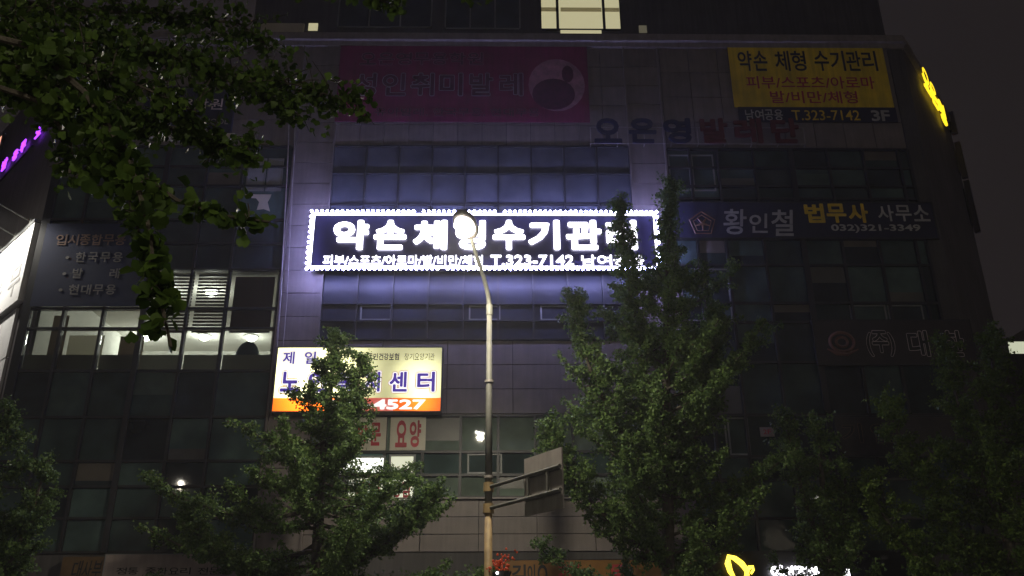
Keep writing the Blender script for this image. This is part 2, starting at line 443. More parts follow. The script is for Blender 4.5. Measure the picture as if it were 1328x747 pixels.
rnd = random.Random(5)
def tiles(x0, x1, z0, z1, nx, nz, skip=None):
    w = (x1 - x0) / nx; h = (z1 - z0) / nz
    for i in range(nx):
        for j in range(nz):
            if skip and skip(x0 + (i + .5) * w, z0 + (j + .5) * h): continue
            d = rnd.uniform(-.004, .004)
            box('tile_panel', x0 + i * w + .010, x0 + (i + 1) * w - .010, Y0 + d, YB - .03, z0 + j * h + .010, z0 + (j + 1) * h - .010, M['tile'], bld)
def grid(xs, zs, m, bar=.075, special=None, proud=.05, barmat=None):
    bm_ = barmat or M['mullion']
    for x in xs:
        box('mullion', x - bar / 2, x + bar / 2, Y0 - proud, YB - .004, zs[0], zs[-1], bm_, bld)
    for z in zs:
        box('transom', xs[0] + bar / 2 + .003, xs[-1] - bar / 2 - .003, Y0 - proud + .012, YB - .004, z - bar * .45, z + bar * .45, bm_, bld)
    for i in range(len(xs) - 1):
        for j in range(len(zs) - 1):
            mm = m
            if special:
                r = special(i, j)
                if r == 'skip': continue
                if r: mm = M[r]
            box('pane', xs[i] + bar / 2 + .003, xs[i + 1] - bar / 2 - .003, Y0 + .055, Y0 + .075, zs[j] + bar * .45 + .003, zs[j + 1] - bar * .45 - .003, mm, bld)

ZG = fz(500, 716)      # top of the ground floor fascia
# left bay
xsL = [XL + .16] + [fx(p, 440) for p in (76, 128, 181, 237, 287)] + [XLr]
rowsL = [716, 672, 631, 598, 541, 481, 426, 400, 349, 316, 285, 241, 216, 190]
zsL = [fz(200, p) for p in rowsL]
def spL(i, j):
    if j in (5, 6, 7): return 'clear'
    return 'panedark' if j in (8, 9) or (i + j * 3) % 4 == 0 else None
grid(xsL, zsL, M['pane'], special=spL)
tiles(XL + .16, XLr, zsL[-1] + .06, ZT - .5, 6, 4)
# left pier, middle bay, right pier
tiles(XLr + .06, XM0 - .02, ZG, ZT - .5, 1, 22)
xsM = [XM0 + (XM1 - XM0) * i / 9 for i in range(10)]
zU = [fz(620, p) for p in (330, 298, 265, 225, 190)]
zM = [fz(620, p) for p in (440, 416, 394, 350)]
zD = [fz(620, p) for p in (645, 616, 586, 539)]
grid(xsM, zM, M['panemidlow'], bar=.05)
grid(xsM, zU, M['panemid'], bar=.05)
def spD(i, j):
    return 'pane' if j == 1 else None
grid(xsM, zD, M['panegreen'], special=spD, bar=.08)
tiles(XM0, XM1, zM[-1] + .04, zU[0] - .04, 10, 1)
tiles(XM0, XM1, zU[-1] + .05, ZT - .5, 12, 5)
tiles(XM0, XM1, zD[-1] + .06, zM[0] - .05, 5, 3)
tiles(XM0, XM1, ZG, zD[0] - .06, 6, 3)
box('sill', XM0 - .02, XM1 + .02, Y0 - .10, Y0 - .055, zD[0] - .055, zD[0] - .01, M['cornice'], bld)
tiles(XM1 + .04, XR0 - .04, ZG, ZT - .5, 1, 22)
# shallow stone ribs at the pier edges
for x in (XLr + .03, XM0 - .01, XM1 + .02, XR0 - .02):
    box('pilaster', x - .03, x + .03, Y0 - .06, YB - .006, ZG, ZT - .5, M['tile'], bld)
# right bay
xsR = [XR0] + [fx(p, 380) for p in (911, 949, 999, 1050, 1102, 1151, 1200)] + [XR - .52]
rowsR = [716, 672, 622, 592, 538, 470, 418, 393, 344, 310, 284, 258, 242, 218, 194]
zsR = [fz(1050, p) for p in rowsR]
def spR(i, j):
    return 'panedark' if (i * 7 + j * 5) % 3 == 0 or j in (10, 5) else None
grid(xsR, zsR, M['pane'], special=spR)
tiles(XR0 + .04, XR - .52, zsR[-1] + .06, ZT - .5, 8, 4)
# heavier vertical joint in the middle of the right bay
box('mullion', xsR[4] - .09, xsR[4] + .09, Y0 - .09, Y0 - .053, zsR[0], zsR[-1], M['mullion'], bld)
box('mullion', xsL[3] - .08, xsL[3] + .08, Y0 - .09, Y0 - .053, zsL[0], zsL[-1], M['mullion'], bld)
# blinds drawn to different heights behind some of the panes
blr = random.Random(12)
def pane_blind(xs, zs, i, j, f0, f1, m):
    z0_, z1_ = zs[j] + .04, zs[j + 1] - .04
    box('window_blind', xs[i] + .05, xs[i + 1] - .05, Y0 + .044, Y0 + .053, z0_ + (z1_ - z0_) * f0, z0_ + (z1_ - z0_) * f1, M[m], bld)
for xs_, zs_, cells in ((xsR, zsR, ((2, 5), (3, 6), (1, 8), (2, 8), (5, 8), (4, 7), (6, 7), (0, 2), (2, 12), (4, 12), (6, 13), (3, 2), (5, 5), (1, 4))), (xsL, zsL, ((0, 11), (1, 10), (3, 4), (4, 3), (2, 2), (4, 11))), (xsM, zD, ((5, 0), (6, 2), (3, 2)))):
    for (i_, j_) in cells:
        if j_ < len(zs_) - 1: 
            f_ = blr.uniform(.25, .8)
            pane_blind(xs_, zs_, i_, j_, *((1 - f_, 1.0) if blr.random() < .7 else (0.0, f_)), blr.choice(('blinda', 'blindb', 'blindc')))
for q in ((322, 207, 342, 245), (348, 207, 364, 245)):
    a, b, c, d = frect(*q); box('window_blind', a, b, Y0 + .03, Y0 + .04, c, d, M['blindpale'], bld)
# casement windows with pale frames
def casement(x0, y0, x1, y1, m='lightframe'):
    a, b, c, d = frect(x0, y0, x1, y1)
    w = MB(); t = .045; p0, p1 = Y0 + .02, Y0 + .05
    w.box(a, a + t, p0, p1, c, d).box(b - t, b, p0, p1, c, d).box(a + t, b - t, p0, p1, c, c + t).box(a + t, b - t, p0, p1, d - t, d)
    return w.build('window_frame', M[m], bld)
for q in ((868, 200, 896, 247), (898, 200, 927, 247), (884, 348, 911, 416), (914, 348, 948, 417), (926, 541, 943, 590), (945, 541, 972, 590),
          (467, 396, 508, 415), (608, 396, 649, 415), (701, 396, 742, 415), (1103, 395, 1150, 416), (1153, 395, 1198, 416), (320, 205, 344, 247), (346, 205, 366, 247), (606, 588, 651, 614)):
    casement(*q)
# cornice and parapet
for k, (o, h0, h1) in enumerate(((.10, -.5, -.32), (.22, -.32, -.12), (.16, -.12, .0))):
    box('cornice', XL - .1, XR + .05, Y0 - o, YB + .3 - k * .01, ZT + h0 + .002, ZT + h1, M['cornice'], bld)
slab('cornice', PR, DR, NR, 6.5, ZT - .3, ZT, .5, M['cornice'], s0=.12, off=.16)
# upper setback block with windows
YU = 26.3
XU0, XU1 = fx(330, 20, YU), fx(1143, 20, YU)
box('upper_block', XU0, XU1, YU, 36, ZT - .15, ZT + 7, M['plaster'], bld)
def upwin(x0, y0, x1, y1, n, shade=None, low=None):
    a, b, c, d = frect(x0, y0, x1, y1, YU - .06)
    wf = MB(); t = .05
    for i in range(n + 1):
        x = a + (b - a) * i / n
        wf.box(x - t / 2, x + t / 2, YU - .06, YU - .008, c, d)
    wf.box(a + t / 2, b - t / 2, YU - .058, YU - .009, c - t, c).box(a + t / 2, b - t / 2, YU - .058, YU - .009, d, d + t)
    fr = wf.build('upper_window_frame', M['lightframe'] if shade is None else M['mullion'], bld)
    for i in range(n):
        box('upper_pane', a + (b - a) * i / n + t / 2 + .002, a + (b - a) * (i + 1) / n - t / 2 - .002, YU - .03, YU - .012, c, d, M[shade] if shade else M['panedark'], bld)
    return a, b, c, d
upwin(578, -25, 674, 36, 3); upwin(440, -20, 560, 34, 3)
a, b, c, d = upwin(701, -20, 804, 37, 1, 'e_window')
for fr in (.21, .79):
    box('window_bar', a + (b - a) * fr - .05, a + (b - a) * fr + .05, YU - .055, YU - .031, c, d, M['mullion'], bld)
box('lower_pane', *[fx(p, 41, YU - .05) for p in (727, 780)], YU - .05, YU - .012, fz(750, 43.5, YU - .05), fz(750, 39, YU - .05), M['e_window'], bld)
for i, (p, q) in enumerate(((702, 722), (727, 780), (784, 803))):
    box('roller_shade', *[fx(k, 14, YU - .04) for k in (p, q)], YU - .05, YU - .034, fz(750, 15, YU - .04), fz(750, 10, YU - .04), M['shade'], bld)
box('lower_pane', *[fx(p, 40, YU - .05) for p in (829, 839)], YU - .05, YU - .012, fz(834, 42, YU - .05), fz(834, 33, YU - .05), M['e_windowdim'], bld)
box('lower_pane', *[fx(p, 34, YU - .05) for p in (400, 412)], YU - .05, YU - .012, fz(406, 39, YU - .05), fz(406, 30, YU - .05), M['e_window'], bld)
box('pale_panel', *[fx(p, 36, YU - .1) for p in (338, 394)], YU - .1, YU - .01, fz(366, 46, YU - .1), fz(366, 30, YU - .1), M['cream'], bld)
# ground floor
for i in range(13):
    x0 = XL + .3 + i * (XR - XL - .6) / 13; x1 = x0 + (XR - XL - .6) / 13
    box('shop_pane', x0 + .1, x1 - .1, Y0 + .05, Y0 + .07, .45, 3.0, M['panedark'], bld)
    box('shop_post', x0 - .1, x0 + .097, Y0 - .04, YB - .002, .11, 3.1, M['mullion'], bld)
    box('shop_base', x0 + .1, x1 - .103, Y0, YB - .003, .11, .44, M['tile'], bld)
box('fascia', XL + .1, XR - .1, Y0 + .02, YB - .005, 3.12, ZG - .02, M['plaster'], bld)
# cables down the left pier
for (px_, w_) in ((373, .02), (381, .014)):
    pts = [onY(px_ + k, y, Y0 - .12) for k, y in ((4, 95), (2, 150), (0, 210), (-3, 270), (-6, 330), (-9, 390), (-14, 450))]
    tag(MB().tube(pts, w_, 6).build('cable', M['cable']), 'thin pale cable hanging down the left stone pier, %s of two' % ('left' if px_ == 373 else 'right'), 'cable', 'cables on the pier')
# ------------------------------------------------------------------ lit office behind the left glass
YI = 33.0
for nm, args, m in (('room_floor', (XL + .2, XLr - .06, YB + .02, YI - .01, RZ0, RZ0 + .08), 'roomfloor'),
                    ('room_ceiling', (XL + .2, XLr - .06, YB + .02, YI - .01, RZ1 - .02, RZ1 + .10), 'roomceil'),
                    ('room_wall', (XL + .22, XLr - .08, YI - .12, YI - .02, RZ0 + .08, RZ1 - .02), 'roomwall'),
                    ('room_wall', (XL + .2, XL + .3, YB + .2, YI - .12, RZ0 + .08, RZ1 - .02), 'roomwall'),
                    ('room_wall', (XLr - .18, XLr - .08, YB + .2, YI - .12, RZ0 + .08, RZ1 - .02), 'roomwall'),
                    ('low_wall', (XL + .31, XLr - .19, YB + .03, YB + .2, RZ0 + .08, RZ0 + .3), 'lowwall')):
    box(nm, *args, M[m], bld)
for i in range(6):
    box('frosted_film', xsL[i] + .06, xsL[i + 1] - .06, YB + .005, YB + .012, zsL[5] + .05, fz(250, 460, YB), M['film'], bld)
def ceiling_lamp(px_, py_, label, power):
    P = onPlane(px_, py_, Vector((0, 0, RZ1 - .06)), Vector((0, 0, 1)))
    P.y = min(P.y, YI - .6)
    r = empty('ceiling_lamp', (P.x, P.y, RZ1 - .03), label, 'ceiling lamp', 'lamps in the lit office')
    MB().tube([(P.x, P.y, RZ1 - .022), (P.x, P.y, RZ1 - .06)], .26, 18).build('lamp_base', M['white'], r)
    MB().ball((P.x, P.y, RZ1 - .085), .19, 16, 8, (1, 1, .75)).build('lamp_shade', M['e_room'], r, True)
    light('lamp_light', 'POINT', (P.x, P.y, RZ1 - .3), power, (1.0, .985, .94), r, .15)
ceiling_lamp(190, 436, 'round ceiling lamp seen behind the hanging leaves in the lit office', 90)
ceiling_lamp(265, 436, 'round white ceiling lamp glowing behind the middle office window', 90)
ceiling_lamp(326, 437, 'round ceiling lamp above the blue chair in the lit office', 60)
ceiling_lamp(217, 378, 'ceiling lamp shining through the left striped blind', 60)
ceiling_lamp(274, 378, 'ceiling lamp shining through the right striped blind', 60)
ceiling_lamp(108, 436, 'ceiling lamp deep in the office behind the pale roller shade', 80)
def striped_blind(i, label):
    x0, x1 = xsL[i] + .06, xsL[i + 1] - .06
    r = empty('striped_blind', ((x0 + x1) / 2, YB + .30, zsL[6]), label, 'blind', 'striped blinds of the lit office')
    z0, z1 = zsL[6] + .02, zsL[8] - .06
    n = 17
    for k in range(n):
        z = z0 + (z1 - z0) * k / n
        box('slat', x0, x1, YB + .30, YB + .305, z, z + (z1 - z0) / n * .58, M['slat'], r)
    box('head_rail', x0, x1, YB + .28, YB + .33, z1, z1 + .05, M['lightframe'], r)
striped_blind(3, 'striped day and night blind half hidden by hanging leaves')
striped_blind(4, 'striped day and night blind beside the brown shade, fully visible')
def rshade(x0, x1, z0, z1, m, label):
    r = empty('roller_shade', ((x0 + x1) / 2, YB + .35, z0), label, 'roller shade')
    box('cloth', x0, x1, YB + .34, YB + .35, z0, z1, M[m], r)
    box('bottom_bar', x0, x1, YB + .325, YB + .337, z0, z0 + .04, M['lightframe'], r)
rshade(xsL[5] + .05, xsL[6] - .3, zsL[6] + .03, zsL[8] - .05, 'brownshade', 'dark brown roller shade in the rightmost office window')
rshade(xsL[1] + .06, xsL[2] - .06, zsL[5] + .25, zsL[6] - .05, 'shade', 'pale roller shade pulled down under the blue dance sign')
rshade(xsL[2] + .42, xsL[3] - .06, zsL[5] + .05, zsL[6] - .08, 'midshade', 'brown half width shade left of the hanging leaves')
rshade(xsL[0] + .5, xsL[1] - .06, zsL[5] + .05, zsL[7] - .05, 'midshade', 'dark shade in the leftmost office window by the corner')
# chair
cp = onY(322, 462, 25.75)
ch = empty('office_chair', (cp.x, 25.75, RZ0 + .08), 'blue high backed chair behind the lit office window', 'chair')
bk = MB(); hw = .36; zt = fz(322, 443, 25.6)
bk.ball((cp.x, 25.62, (RZ0 + .5 + zt) / 2), 1, 16, 10, (hw, .09, (zt - RZ0 - .5) / 2 * 1.04)).build('backrest', M['chair'], ch, True)
MB().ball((cp.x, 25.95, RZ0 + .55), 1, 16, 8, (.34, .32, .09)).build('seat', M['chair'], ch, True)
MB().tube([(cp.x, 25.95, RZ0 + .15), (cp.x, 25.95, RZ0 + .5)], .04, 8).build('post', M['black'], ch)
bb = MB()
for k in range(5):
    w = k * 2 * math.pi / 5; bb.tube([(cp.x, 25.95, RZ0 + .17), (cp.x + .3 * math.cos(w), 25.95 + .3 * math.sin(w), RZ0 + .115)], [.035, .025], 6)
bb.build('base', M['black'], ch)
# torn white paper in the upper left window
pp = MB(); Yp = Y0 + .03
pts = [onY(a, b, Yp) for a, b in ((318, 252), (352, 252), (350, 257), (347, 262), (350, 274), (342, 271), (333, 272), (336, 262), (332, 257), (318, 256))]
pp.v = [tuple(p) for p in pts] + [(p.x, Yp + .012, p.z) for p in pts]
n_ = len(pts); pp.f = [tuple(range(n_)), tuple(range(2 * n_ - 1, n_ - 1, -1))] + [(i, i + n_, (i + 1) % n_ + n_, (i + 1) % n_) for i in range(n_)]
tag(pp.build('torn_paper', M['cream']), 'torn white sheet stuck to the dark upper left window', 'paper')

# ------------------------------------------------------------------ signs
def sign(name, label, cat, rect, Y, thick, face, frame=None, ft=.04, group=None):
    x0, x1, z0, z1 = frect(*rect, Y)
    r = empty(name, ((x0 + x1) / 2, Y + thick, z0), label, cat, group)
    box('board', x0, x1, Y, Y + thick, z0, z1, M[face], r)
    if frame:
        f = MB(); e = .012
        f.box(x0 - ft, x1 + ft, Y - e, Y + thick, z1 + .001, z1 + ft).box(x0 - ft, x1 + ft, Y - e, Y + thick, z0 - ft, z0 - .001)
        f.box(x0 - ft, x0 - .001, Y - e, Y + thick, z0, z1).box(x1 + .001, x1 + ft, Y - e, Y + thick, z0, z1)
        f.build('frame', M[frame], r)
    return r
# 1. the big LED sign
YS = 24.42
x0, x1, z0, z1 = frect(402, 276, 853, 349, YS)
led = sign('led_sign', 'wide dark sign with white glowing letters and bright LED border, centre of facade', 'sign', (402, 276, 853, 349), YS, .16, 'ledback')
fr = MB(); t = .028
ins = .062
fr.box(x0 + ins - t, x1 - ins + t, YS - .03, YS - .002, z1 - ins - t, z1 - ins + t).box(x0 + ins - t, x1 - ins + t, YS - .03, YS - .002, z0 + ins - t, z0 + ins + t)
fr.box(x0 + ins - t, x0 + ins + t, YS - .03, YS - .002, z0 + ins + t, z1 - ins - t).box(x1 - ins - t, x1 - ins + t, YS - .03, YS - .002, z0 + ins + t, z1 - ins - t)
fr.build('led_channel', M['e_letter'], led)
bu = MB()
def bulbs(a, b, n):
    for k in range(n):
        if rnd.random() < .03: continue                       # a dead bulb now and then
        bu.ball(Vector(a).lerp(Vector(b), k / n), rnd.uniform(.040, .050), 8, 5)
yb = YS - .06; q = -.012
bulbs((x0 + q, yb, z1 - q), (x1 - q, yb, z1 - q), 68); bulbs((x1 - q, yb, z1 - q), (x1 - q, yb, z0 + q), 11)
bulbs((x1 - q, yb, z0 + q), (x0 + q, yb, z0 + q), 68); bulbs((x0 + q, yb, z0 + q), (x0 + q, yb, z1 - q), 11)
tag(bu.build('led_bulb_string', M['e_led'], led, True), kind='stuff')
lx = [(432, 478), (485, 527), (536, 580), (588, 630), (639, 681), (685, 726), (734, 780), (786, 826)]
for s_, (p, q_) in zip('약손체형수기관리', lx):
    ftext(s_, p, 286, q_, 324, M['e_letter'], led, YS - .045, name='letter', bold=.034, depth=.042)
ftext('피부/스포츠/아로마/발/비만/체형', 419, 331, 626, 344.5, M['e_letter'], led, YS - .03, bold=.005, depth=.027)
ftext('T.323-7142', 636, 331, 744, 344.5, M['e_letter'], led, YS - .03, bold=.013, depth=.027)
ftext('남여공용', 753, 331, 836, 344.5, M['e_letter'], led, YS - .03, bold=.005, depth=.027)
br = MB()
for k in range(7):
    xx = x0 + .5 + k * (x1 - x0 - 1) / 6
    br.box(xx - .03, xx + .03, YS + .162, Y0 - .058, z0 + .3, z0 + .36).box(xx - .03, xx + .03, YS + .162, Y0 - .058, z1 - .36, z1 - .3)
br.build('wall_bracket', M['steel'], led)
# 2. backlit light box
YX = 24.55
lb = sign('light_box_sign', 'backlit cream and orange light box sign with violet letters behind the tree top', 'sign', (357, 451, 572, 533), YX, .36, 'white', 'steel', .03)
X0, X1, Z0, Z1 = frect(357, 451, 572, 533, YX - .012)
zmid = fz(460, 516, YX - .012)
box('backlit_face', X0, X1, YX - .012, YX - .002, zmid, Z1, M['lb_cream'], lb)
box('backlit_band', X0, X1, YX - .012, YX - .002, Z0, zmid - .001, M['lb_orange'], lb)
xa, xb = fx(463, 524, YX), fx(510, 524, YX)
box('red_panel', xa, xb, YX - .016, YX - .013, Z0 + .002, zmid - .003, M['lb_red'], lb)
def outlined(s, x0_, y0_, x1_, y1_, parent, Y, m_in, m_mid, m_out, b=.02, shear=0):
    ftext(s, x0_, y0_, x1_, y1_, m_out, parent, Y + .008, bold=b + .085, ref=b, depth=.003, name='letter_outline', shear=shear)
    ftext(s, x0_, y0_, x1_, y1_, m_mid, parent, Y + .004, bold=b + .05, ref=b, depth=.004, name='letter_border', shear=shear)
    ftext(s, x0_, y0_, x1_, y1_, m_in, parent, Y, bold=b, depth=.004, name='letter', shear=shear)
for s_, p, q_ in (('제', 367, 382), ('일', 395, 410)):
    outlined(s_, p, 456, q_, 472, lb, YX - .026, M['lb_violet'], M['lb_white'], M['lb_brown'])
ftext('국민건강보험', 477, 458, 518, 467, M['lb_dark'], lb, YX - .018, bold=.02, depth=.004)
ftext('장기요양기관', 524, 458, 564, 467, M['lb_dark'], lb, YX - .018, bold=0, depth=.004)
for s_, p, q_ in zip('노인복지센터', (364, 400, 436, 472, 505, 541), (388, 424, 460, 493, 528, 564)):
    outlined(s_, p, 482, q_, 508, lb, YX - .026, M['lb_violet'], M['lb_white'], M['lb_brown'], b=.026)
ftext('323-4527', 424, 518, 552, 531, M['lb_white'], lb, YX - .024, bold=.03, depth=.004)
# 3. magenta banner
YBn = 24.9
mg = sign('fabric_banner', 'dark magenta fabric banner with pale outlined letters, upper left of facade', 'banner', (438, 60, 763, 158), YBn, .02, 'magenta')
def hollow(s, x0_, y0_, x1_, y1_, parent, Y, m_in, m_out, b=.012, w=.02):
    ftext(s, x0_, y0_, x1_, y1_, m_out, parent, Y + .004, bold=b + w, ref=b, depth=.003, name='letter_outline')
    ftext(s, x0_, y0_, x1_, y1_, m_in, parent, Y, bold=b, depth=.003, name='letter')
hollow('오은영무용학원', 466, 68, 628, 84, mg, YBn - .01, M['plum'], M['pinkpale'])
for s_, p in zip('성인취미발레', (458, 496, 533, 570, 609, 648)):
    hollow(s_, p, 95, p + 30, 124, mg, YBn - .01, M['plum'], M['paleprint'], b=.018)
hollow('유아발레, 한국무용, 현대무용', 486, 140, 700, 151, mg, YBn - .01, M['plum'], M['pinkpale'], b=.005, w=.012)
MB().ball(onY(722, 110, YBn - .006), 1, 24, 12, (.95, .004, 1.05)).build('printed_disc', M['pinkpale'], mg)
MB().ball(onY(718, 122, YBn - .014), 1, 20, 10, (.72, .004, .62)).build('printed_figure', M['plum'], mg)
MB().ball(onY(736, 96, YBn - .014), 1, 12, 8, (.20, .004, .34)).build('printed_figure', M['plum'], mg)
# 4. yellow banner
yb_ = sign('fabric_banner', 'dim yellow banner with black and red letters, upper right of facade', 'banner', (948, 62, 1152, 139), YBn, .02, 'yellow')
xa, xb, za, zb = frect(958, 139, 1163, 158, YBn - .003)
box('banner_strip', xa, xb, YBn - .003, YBn + .018, za, zb, M['navy'], yb_)
for s_, p, q_ in (('약손', 956, 996), ('체형', 1004, 1046), ('수기관리', 1055, 1138)):
    ftext(s_, p, 66, q_, 92, M['black'], yb_, YBn - .008, bold=.012, depth=.004)
ftext('피부/스포츠/아로마', 968, 99, 1134, 115, M['redprint'], yb_, YBn - .008, bold=.008, depth=.004)
ftext('발/비만/체형', 999, 118, 1112, 134, M['redprint'], yb_, YBn - .008, bold=.008, depth=.004)
ftext('남여공용', 966, 142, 1016, 156, M['greyprint'], yb_, YBn - .010, bold=.008, depth=.004)
ftext('T.323-7142', 1027, 143, 1115, 156, M['yellowprint'], yb_, YBn - .010, bold=.0, depth=.004)
ftext('3', 1130, 143, 1141, 157, M['greyprint'], yb_, YBn - .010, bold=.02, depth=.004)
ftext('F', 1143, 143, 1154, 157, M['greyprint'], yb_, YBn - .010, bold=.02, depth=.004)
# 5. navy legal office sign
ns = sign('fascia_sign', 'unlit navy sign with emblem, brush letters and yellow block letters, right of facade', 'sign', (872, 263, 1212, 308), 24.86, .08, 'navy', 'mullion')
YN = 24.85
ftext('황', 936, 271, 966, 304, M['greyprint'], ns, YN, bold=.01, depth=.006, shear=.12)
ftext('인', 970, 277, 994, 302, M['greyprint'], ns, YN, bold=.01, depth=.006, shear=.12)
ftext('철', 998, 272, 1027, 306, M['greyprint'], ns, YN, bold=.01, depth=.006, shear=.12)
ftext('법무사', 1042, 264, 1127, 289, M['yellowprint'], ns, YN, bold=.03, depth=.006)
ftext('사무소', 1137, 266, 1206, 287, M['greyprint'], ns, YN, bold=.012, depth=.006)
ftext('032)321-3349', 1078, 291, 1194, 302, M['greyprint'], ns, YN, bold=.02, depth=.006)
ec = onY(911, 290, YN)
em = MB()
for rr, tt in ((.42, .022), (.30, .014)):
    pts = [(ec.x + rr * math.sin(2 * math.pi * k / 5), YN, ec.z + rr * math.cos(2 * math.pi * k / 5)) for k in range(6)]
    em.tube(pts, tt, 4)
for k in range(5):
    w = 2 * math.pi * (k + .5) / 5
    em.tube([(ec.x, YN, ec.z), (ec.x + .25 * math.sin(w), YN, ec.z + .25 * math.cos(w))], [.05, .015], 5)
em.build('emblem', M['brownprint'], ns)
# 6. dark company sign with outlined letters
dk = sign('fascia_sign', 'dark sign with round emblem and outlined letters behind the right tree', 'sign', (1058, 416, 1262, 472), 24.86, .08, 'darkvinyl', 'mullion')
for s_, p, q_ in (('(주)', 1124, 1160), ('대', 1178, 1204), ('한', 1222, 1250)):
    hollow(s_, p, 429, q_, 462, dk, YN - .004, M['black'], M['outlineprint'], b=.02, w=.022)
ec = onY(1092, 446, YN)
em = MB()
for rx, rz, dz, tt in ((.36, .30, .06, .05), (.17, .15, .06, .045)):
    em.tube([(ec.x + rx * math.cos(w * math.pi / 10), YN, ec.z + dz + rz * math.sin(w * math.pi / 10)) for w in range(21)], tt, 5)
em.tube([(ec.x - .46, YN, ec.z - .16), (ec.x - .2, YN, ec.z - .3), (ec.x + .1, YN, ec.z - .33), (ec.x + .46, YN, ec.z - .17)], [.02, .06, .06, .02], 5)
em.build('emblem', M['brownprint'], dk)
# lower dark sign
d2 = sign('fascia_sign', 'nearly black sign with faint outlined letters low between the right trees', 'sign', (1086, 541, 1290, 590), 24.86, .08, 'darkvinyl', 'mullion')
for s_, p, q_ in (('기', 1092, 1118), ('업', 1130, 1158)):
    hollow(s_, p, 549, q_, 574, d2, YN - .004, M['black'], M['brownprint'], b=.012, w=.012)
# 7. blue dance school sign
bs = sign('window_sign', 'blue window sign with pale lettering in the left glass bay', 'sign', (50, 290, 192, 397), 24.9, .04, 'blue')
YQ = 24.89
ftext('입시종합무용', 72, 304, 164, 318, M['brownprint2'], bs, YQ, bold=.01, depth=.005)
for s_, p, y_ in (('한국무용', 98, 327), ('발레', 94, 348), ('현대무용', 89, 369)):
    ftext('•', p - 13, y_ + 5, p - 8, y_ + 9, M['outlineprint2'], bs, YQ, bold=.012, depth=.005, name='bullet')
    for i_, c_ in enumerate(s_):
        xx = p + i_ * (48 if len(s_) == 2 else 16)
        ftext(c_, xx, y_, xx + 13, y_ + 13, M['outlineprint2'], bs, YQ, bold=.012, depth=.005)
# 8. dark banner behind the leaves, upper left
b8 = sign('fascia_sign', 'dark navy sign partly covered by overhanging leaves, pale ledge below it', 'sign', (186, 112, 303, 172), 24.84, .1, 'navy')
xa, xb, za, zb = frect(180, 173, 304, 177, 24.7)
box('ledge', xa, xb, 24.68, 24.94, za - .03, zb, M['cream'], b8)
ftext('무용학원', 214, 128, 290, 142, M['outlineprint'], b8, 24.83, bold=.0, depth=.005)
ftext('DANCE', 210, 154, 248, 161, M['outlineprint2'], b8, 24.83, bold=.0, depth=.005)
ftext('SCHOOL', 252, 154, 296, 161, M['outlineprint2'], b8, 24.83, bold=.0, depth=.005)
# 9. unlit channel letters on a rail
Yc = 24.7
rl = empty('channel_letter_sign', tuple(onY(905, 188, Yc + .2)), 'row of unlit blue and red channel letters standing on a thin rail', 'sign')
xa, xb, za, zb = frect(766, 165, 1043, 186, Yc + .06)
rr = MB()
rr.box(xa, xb, Yc + .055, Yc + .075, zb - .02, zb).box(xa, xb, Yc + .055, Yc + .075, za - .02, za)
for k in range(9):
    xx = xa + (xb - xa) * k / 8; rr.box(xx - .012, xx + .012, Yc + .076, Y0 - .03, za - .02, za).box(xx - .012, xx + .012, Yc + .054, Yc + .074, za, zb)
rr.build('rail', M['cable'], rl)
for s_, p, m_ in zip('오은영발레단', (770, 815, 860, 908, 952, 1000), ('bluefab',) * 3 + ('redfab',) * 3):
    ftext(s_, p, 154, p + 36, 186, M[m_], rl, Yc, name='letter', bold=.03, depth=.05)
# 10. window panels with red letters, left of the street lamp
pan = [('방문', (453, 541, 501, 584), (462, 548, 496, 578)), ('요양', (506, 541, 552, 584), (512, 545, 548, 580))]
for (s_, rc, tr), lab in zip(pan, ('cream window panel with dark red letters, half behind the left tree', 'cream window panel with two dark red letters beside the light box')):
    w = sign('window_panel', lab, 'sign', rc, 24.935, .012, 'cream', None, group='cream window panels')
    for ci, cch in enumerate(s_):
        wd = (tr[2] - tr[0]) / 2
        ftext(cch, tr[0] + ci * wd + 1, tr[1], tr[0] + (ci + 1) * wd - 2, tr[3], M['redprint'], w, 24.93, bold=.03, depth=.004)
for rc, m_, lab in (((440, 594, 497, 613), 'e_windowwhite', 'glaring white lit window behind the left tree leaves'), ((507, 592, 536, 612), 'e_windowpale', 'small pale lit window beside the glaring white one')):
    x_0, x_1, z_0, z_1 = frect(*rc, 24.94)
    w = empty('lit_window', ((x_0 + x_1) / 2, 24.95, z_0), lab, 'window', 'lit windows of the first floor')
    box('lit_pane', x_0, x_1, 24.94, 24.95, z_0, z_1, M[m_], w)
    f = MB().box(x_0 - .06, x_1 + .06, 24.93, 24.952, z_1, z_1 + .06).box(x_0 - .06, x_1 + .06, 24.93, 24.952, z_0 - .06, z_0).box(x_0 - .06, x_0, 24.93, 24.952, z_0, z_1).box(x_1, x_1 + .06, 24.93, 24.952, z_0, z_1)
    f.build('window_frame', M['lightframe'], w)
for s_, rc, tr, lab in (('복지', (452, 620, 499, 648), (458, 624, 493, 645), 'lit white window panel with red letters under the glaring window'),
                        ('상담', (504, 620, 536, 648), (508, 624, 534, 645), 'lit pale window panel with red letters behind leaf tips')):
    x_0, x_1, z_0, z_1 = frect(*rc, 24.94)
    w = empty('window_panel', ((x_0 + x_1) / 2, 24.95, z_0), lab, 'sign', 'lit window panels')
    box('lit_panel', x_0, x_1, 24.94, 24.95, z_0, z_1, M['e_windowpale'], w)
    ftext(s_, *tr, M['redprint'], w, 24.933, bold=.03, depth=.004)
# 11. small pale plate at right
sp = sign('wall_plate', 'small pinkish plate on the dark right glass, above the slim tree', 'plate', (986, 554, 1004, 566), 24.9, .03, 'beige')
ftext('2', 990, 557, 994.5, 563, M['redprint'], sp, 24.89, bold=.0, depth=.004)
ftext('F', 995.5, 557, 1000, 563, M['redprint'], sp, 24.89, bold=.0, depth=.004)
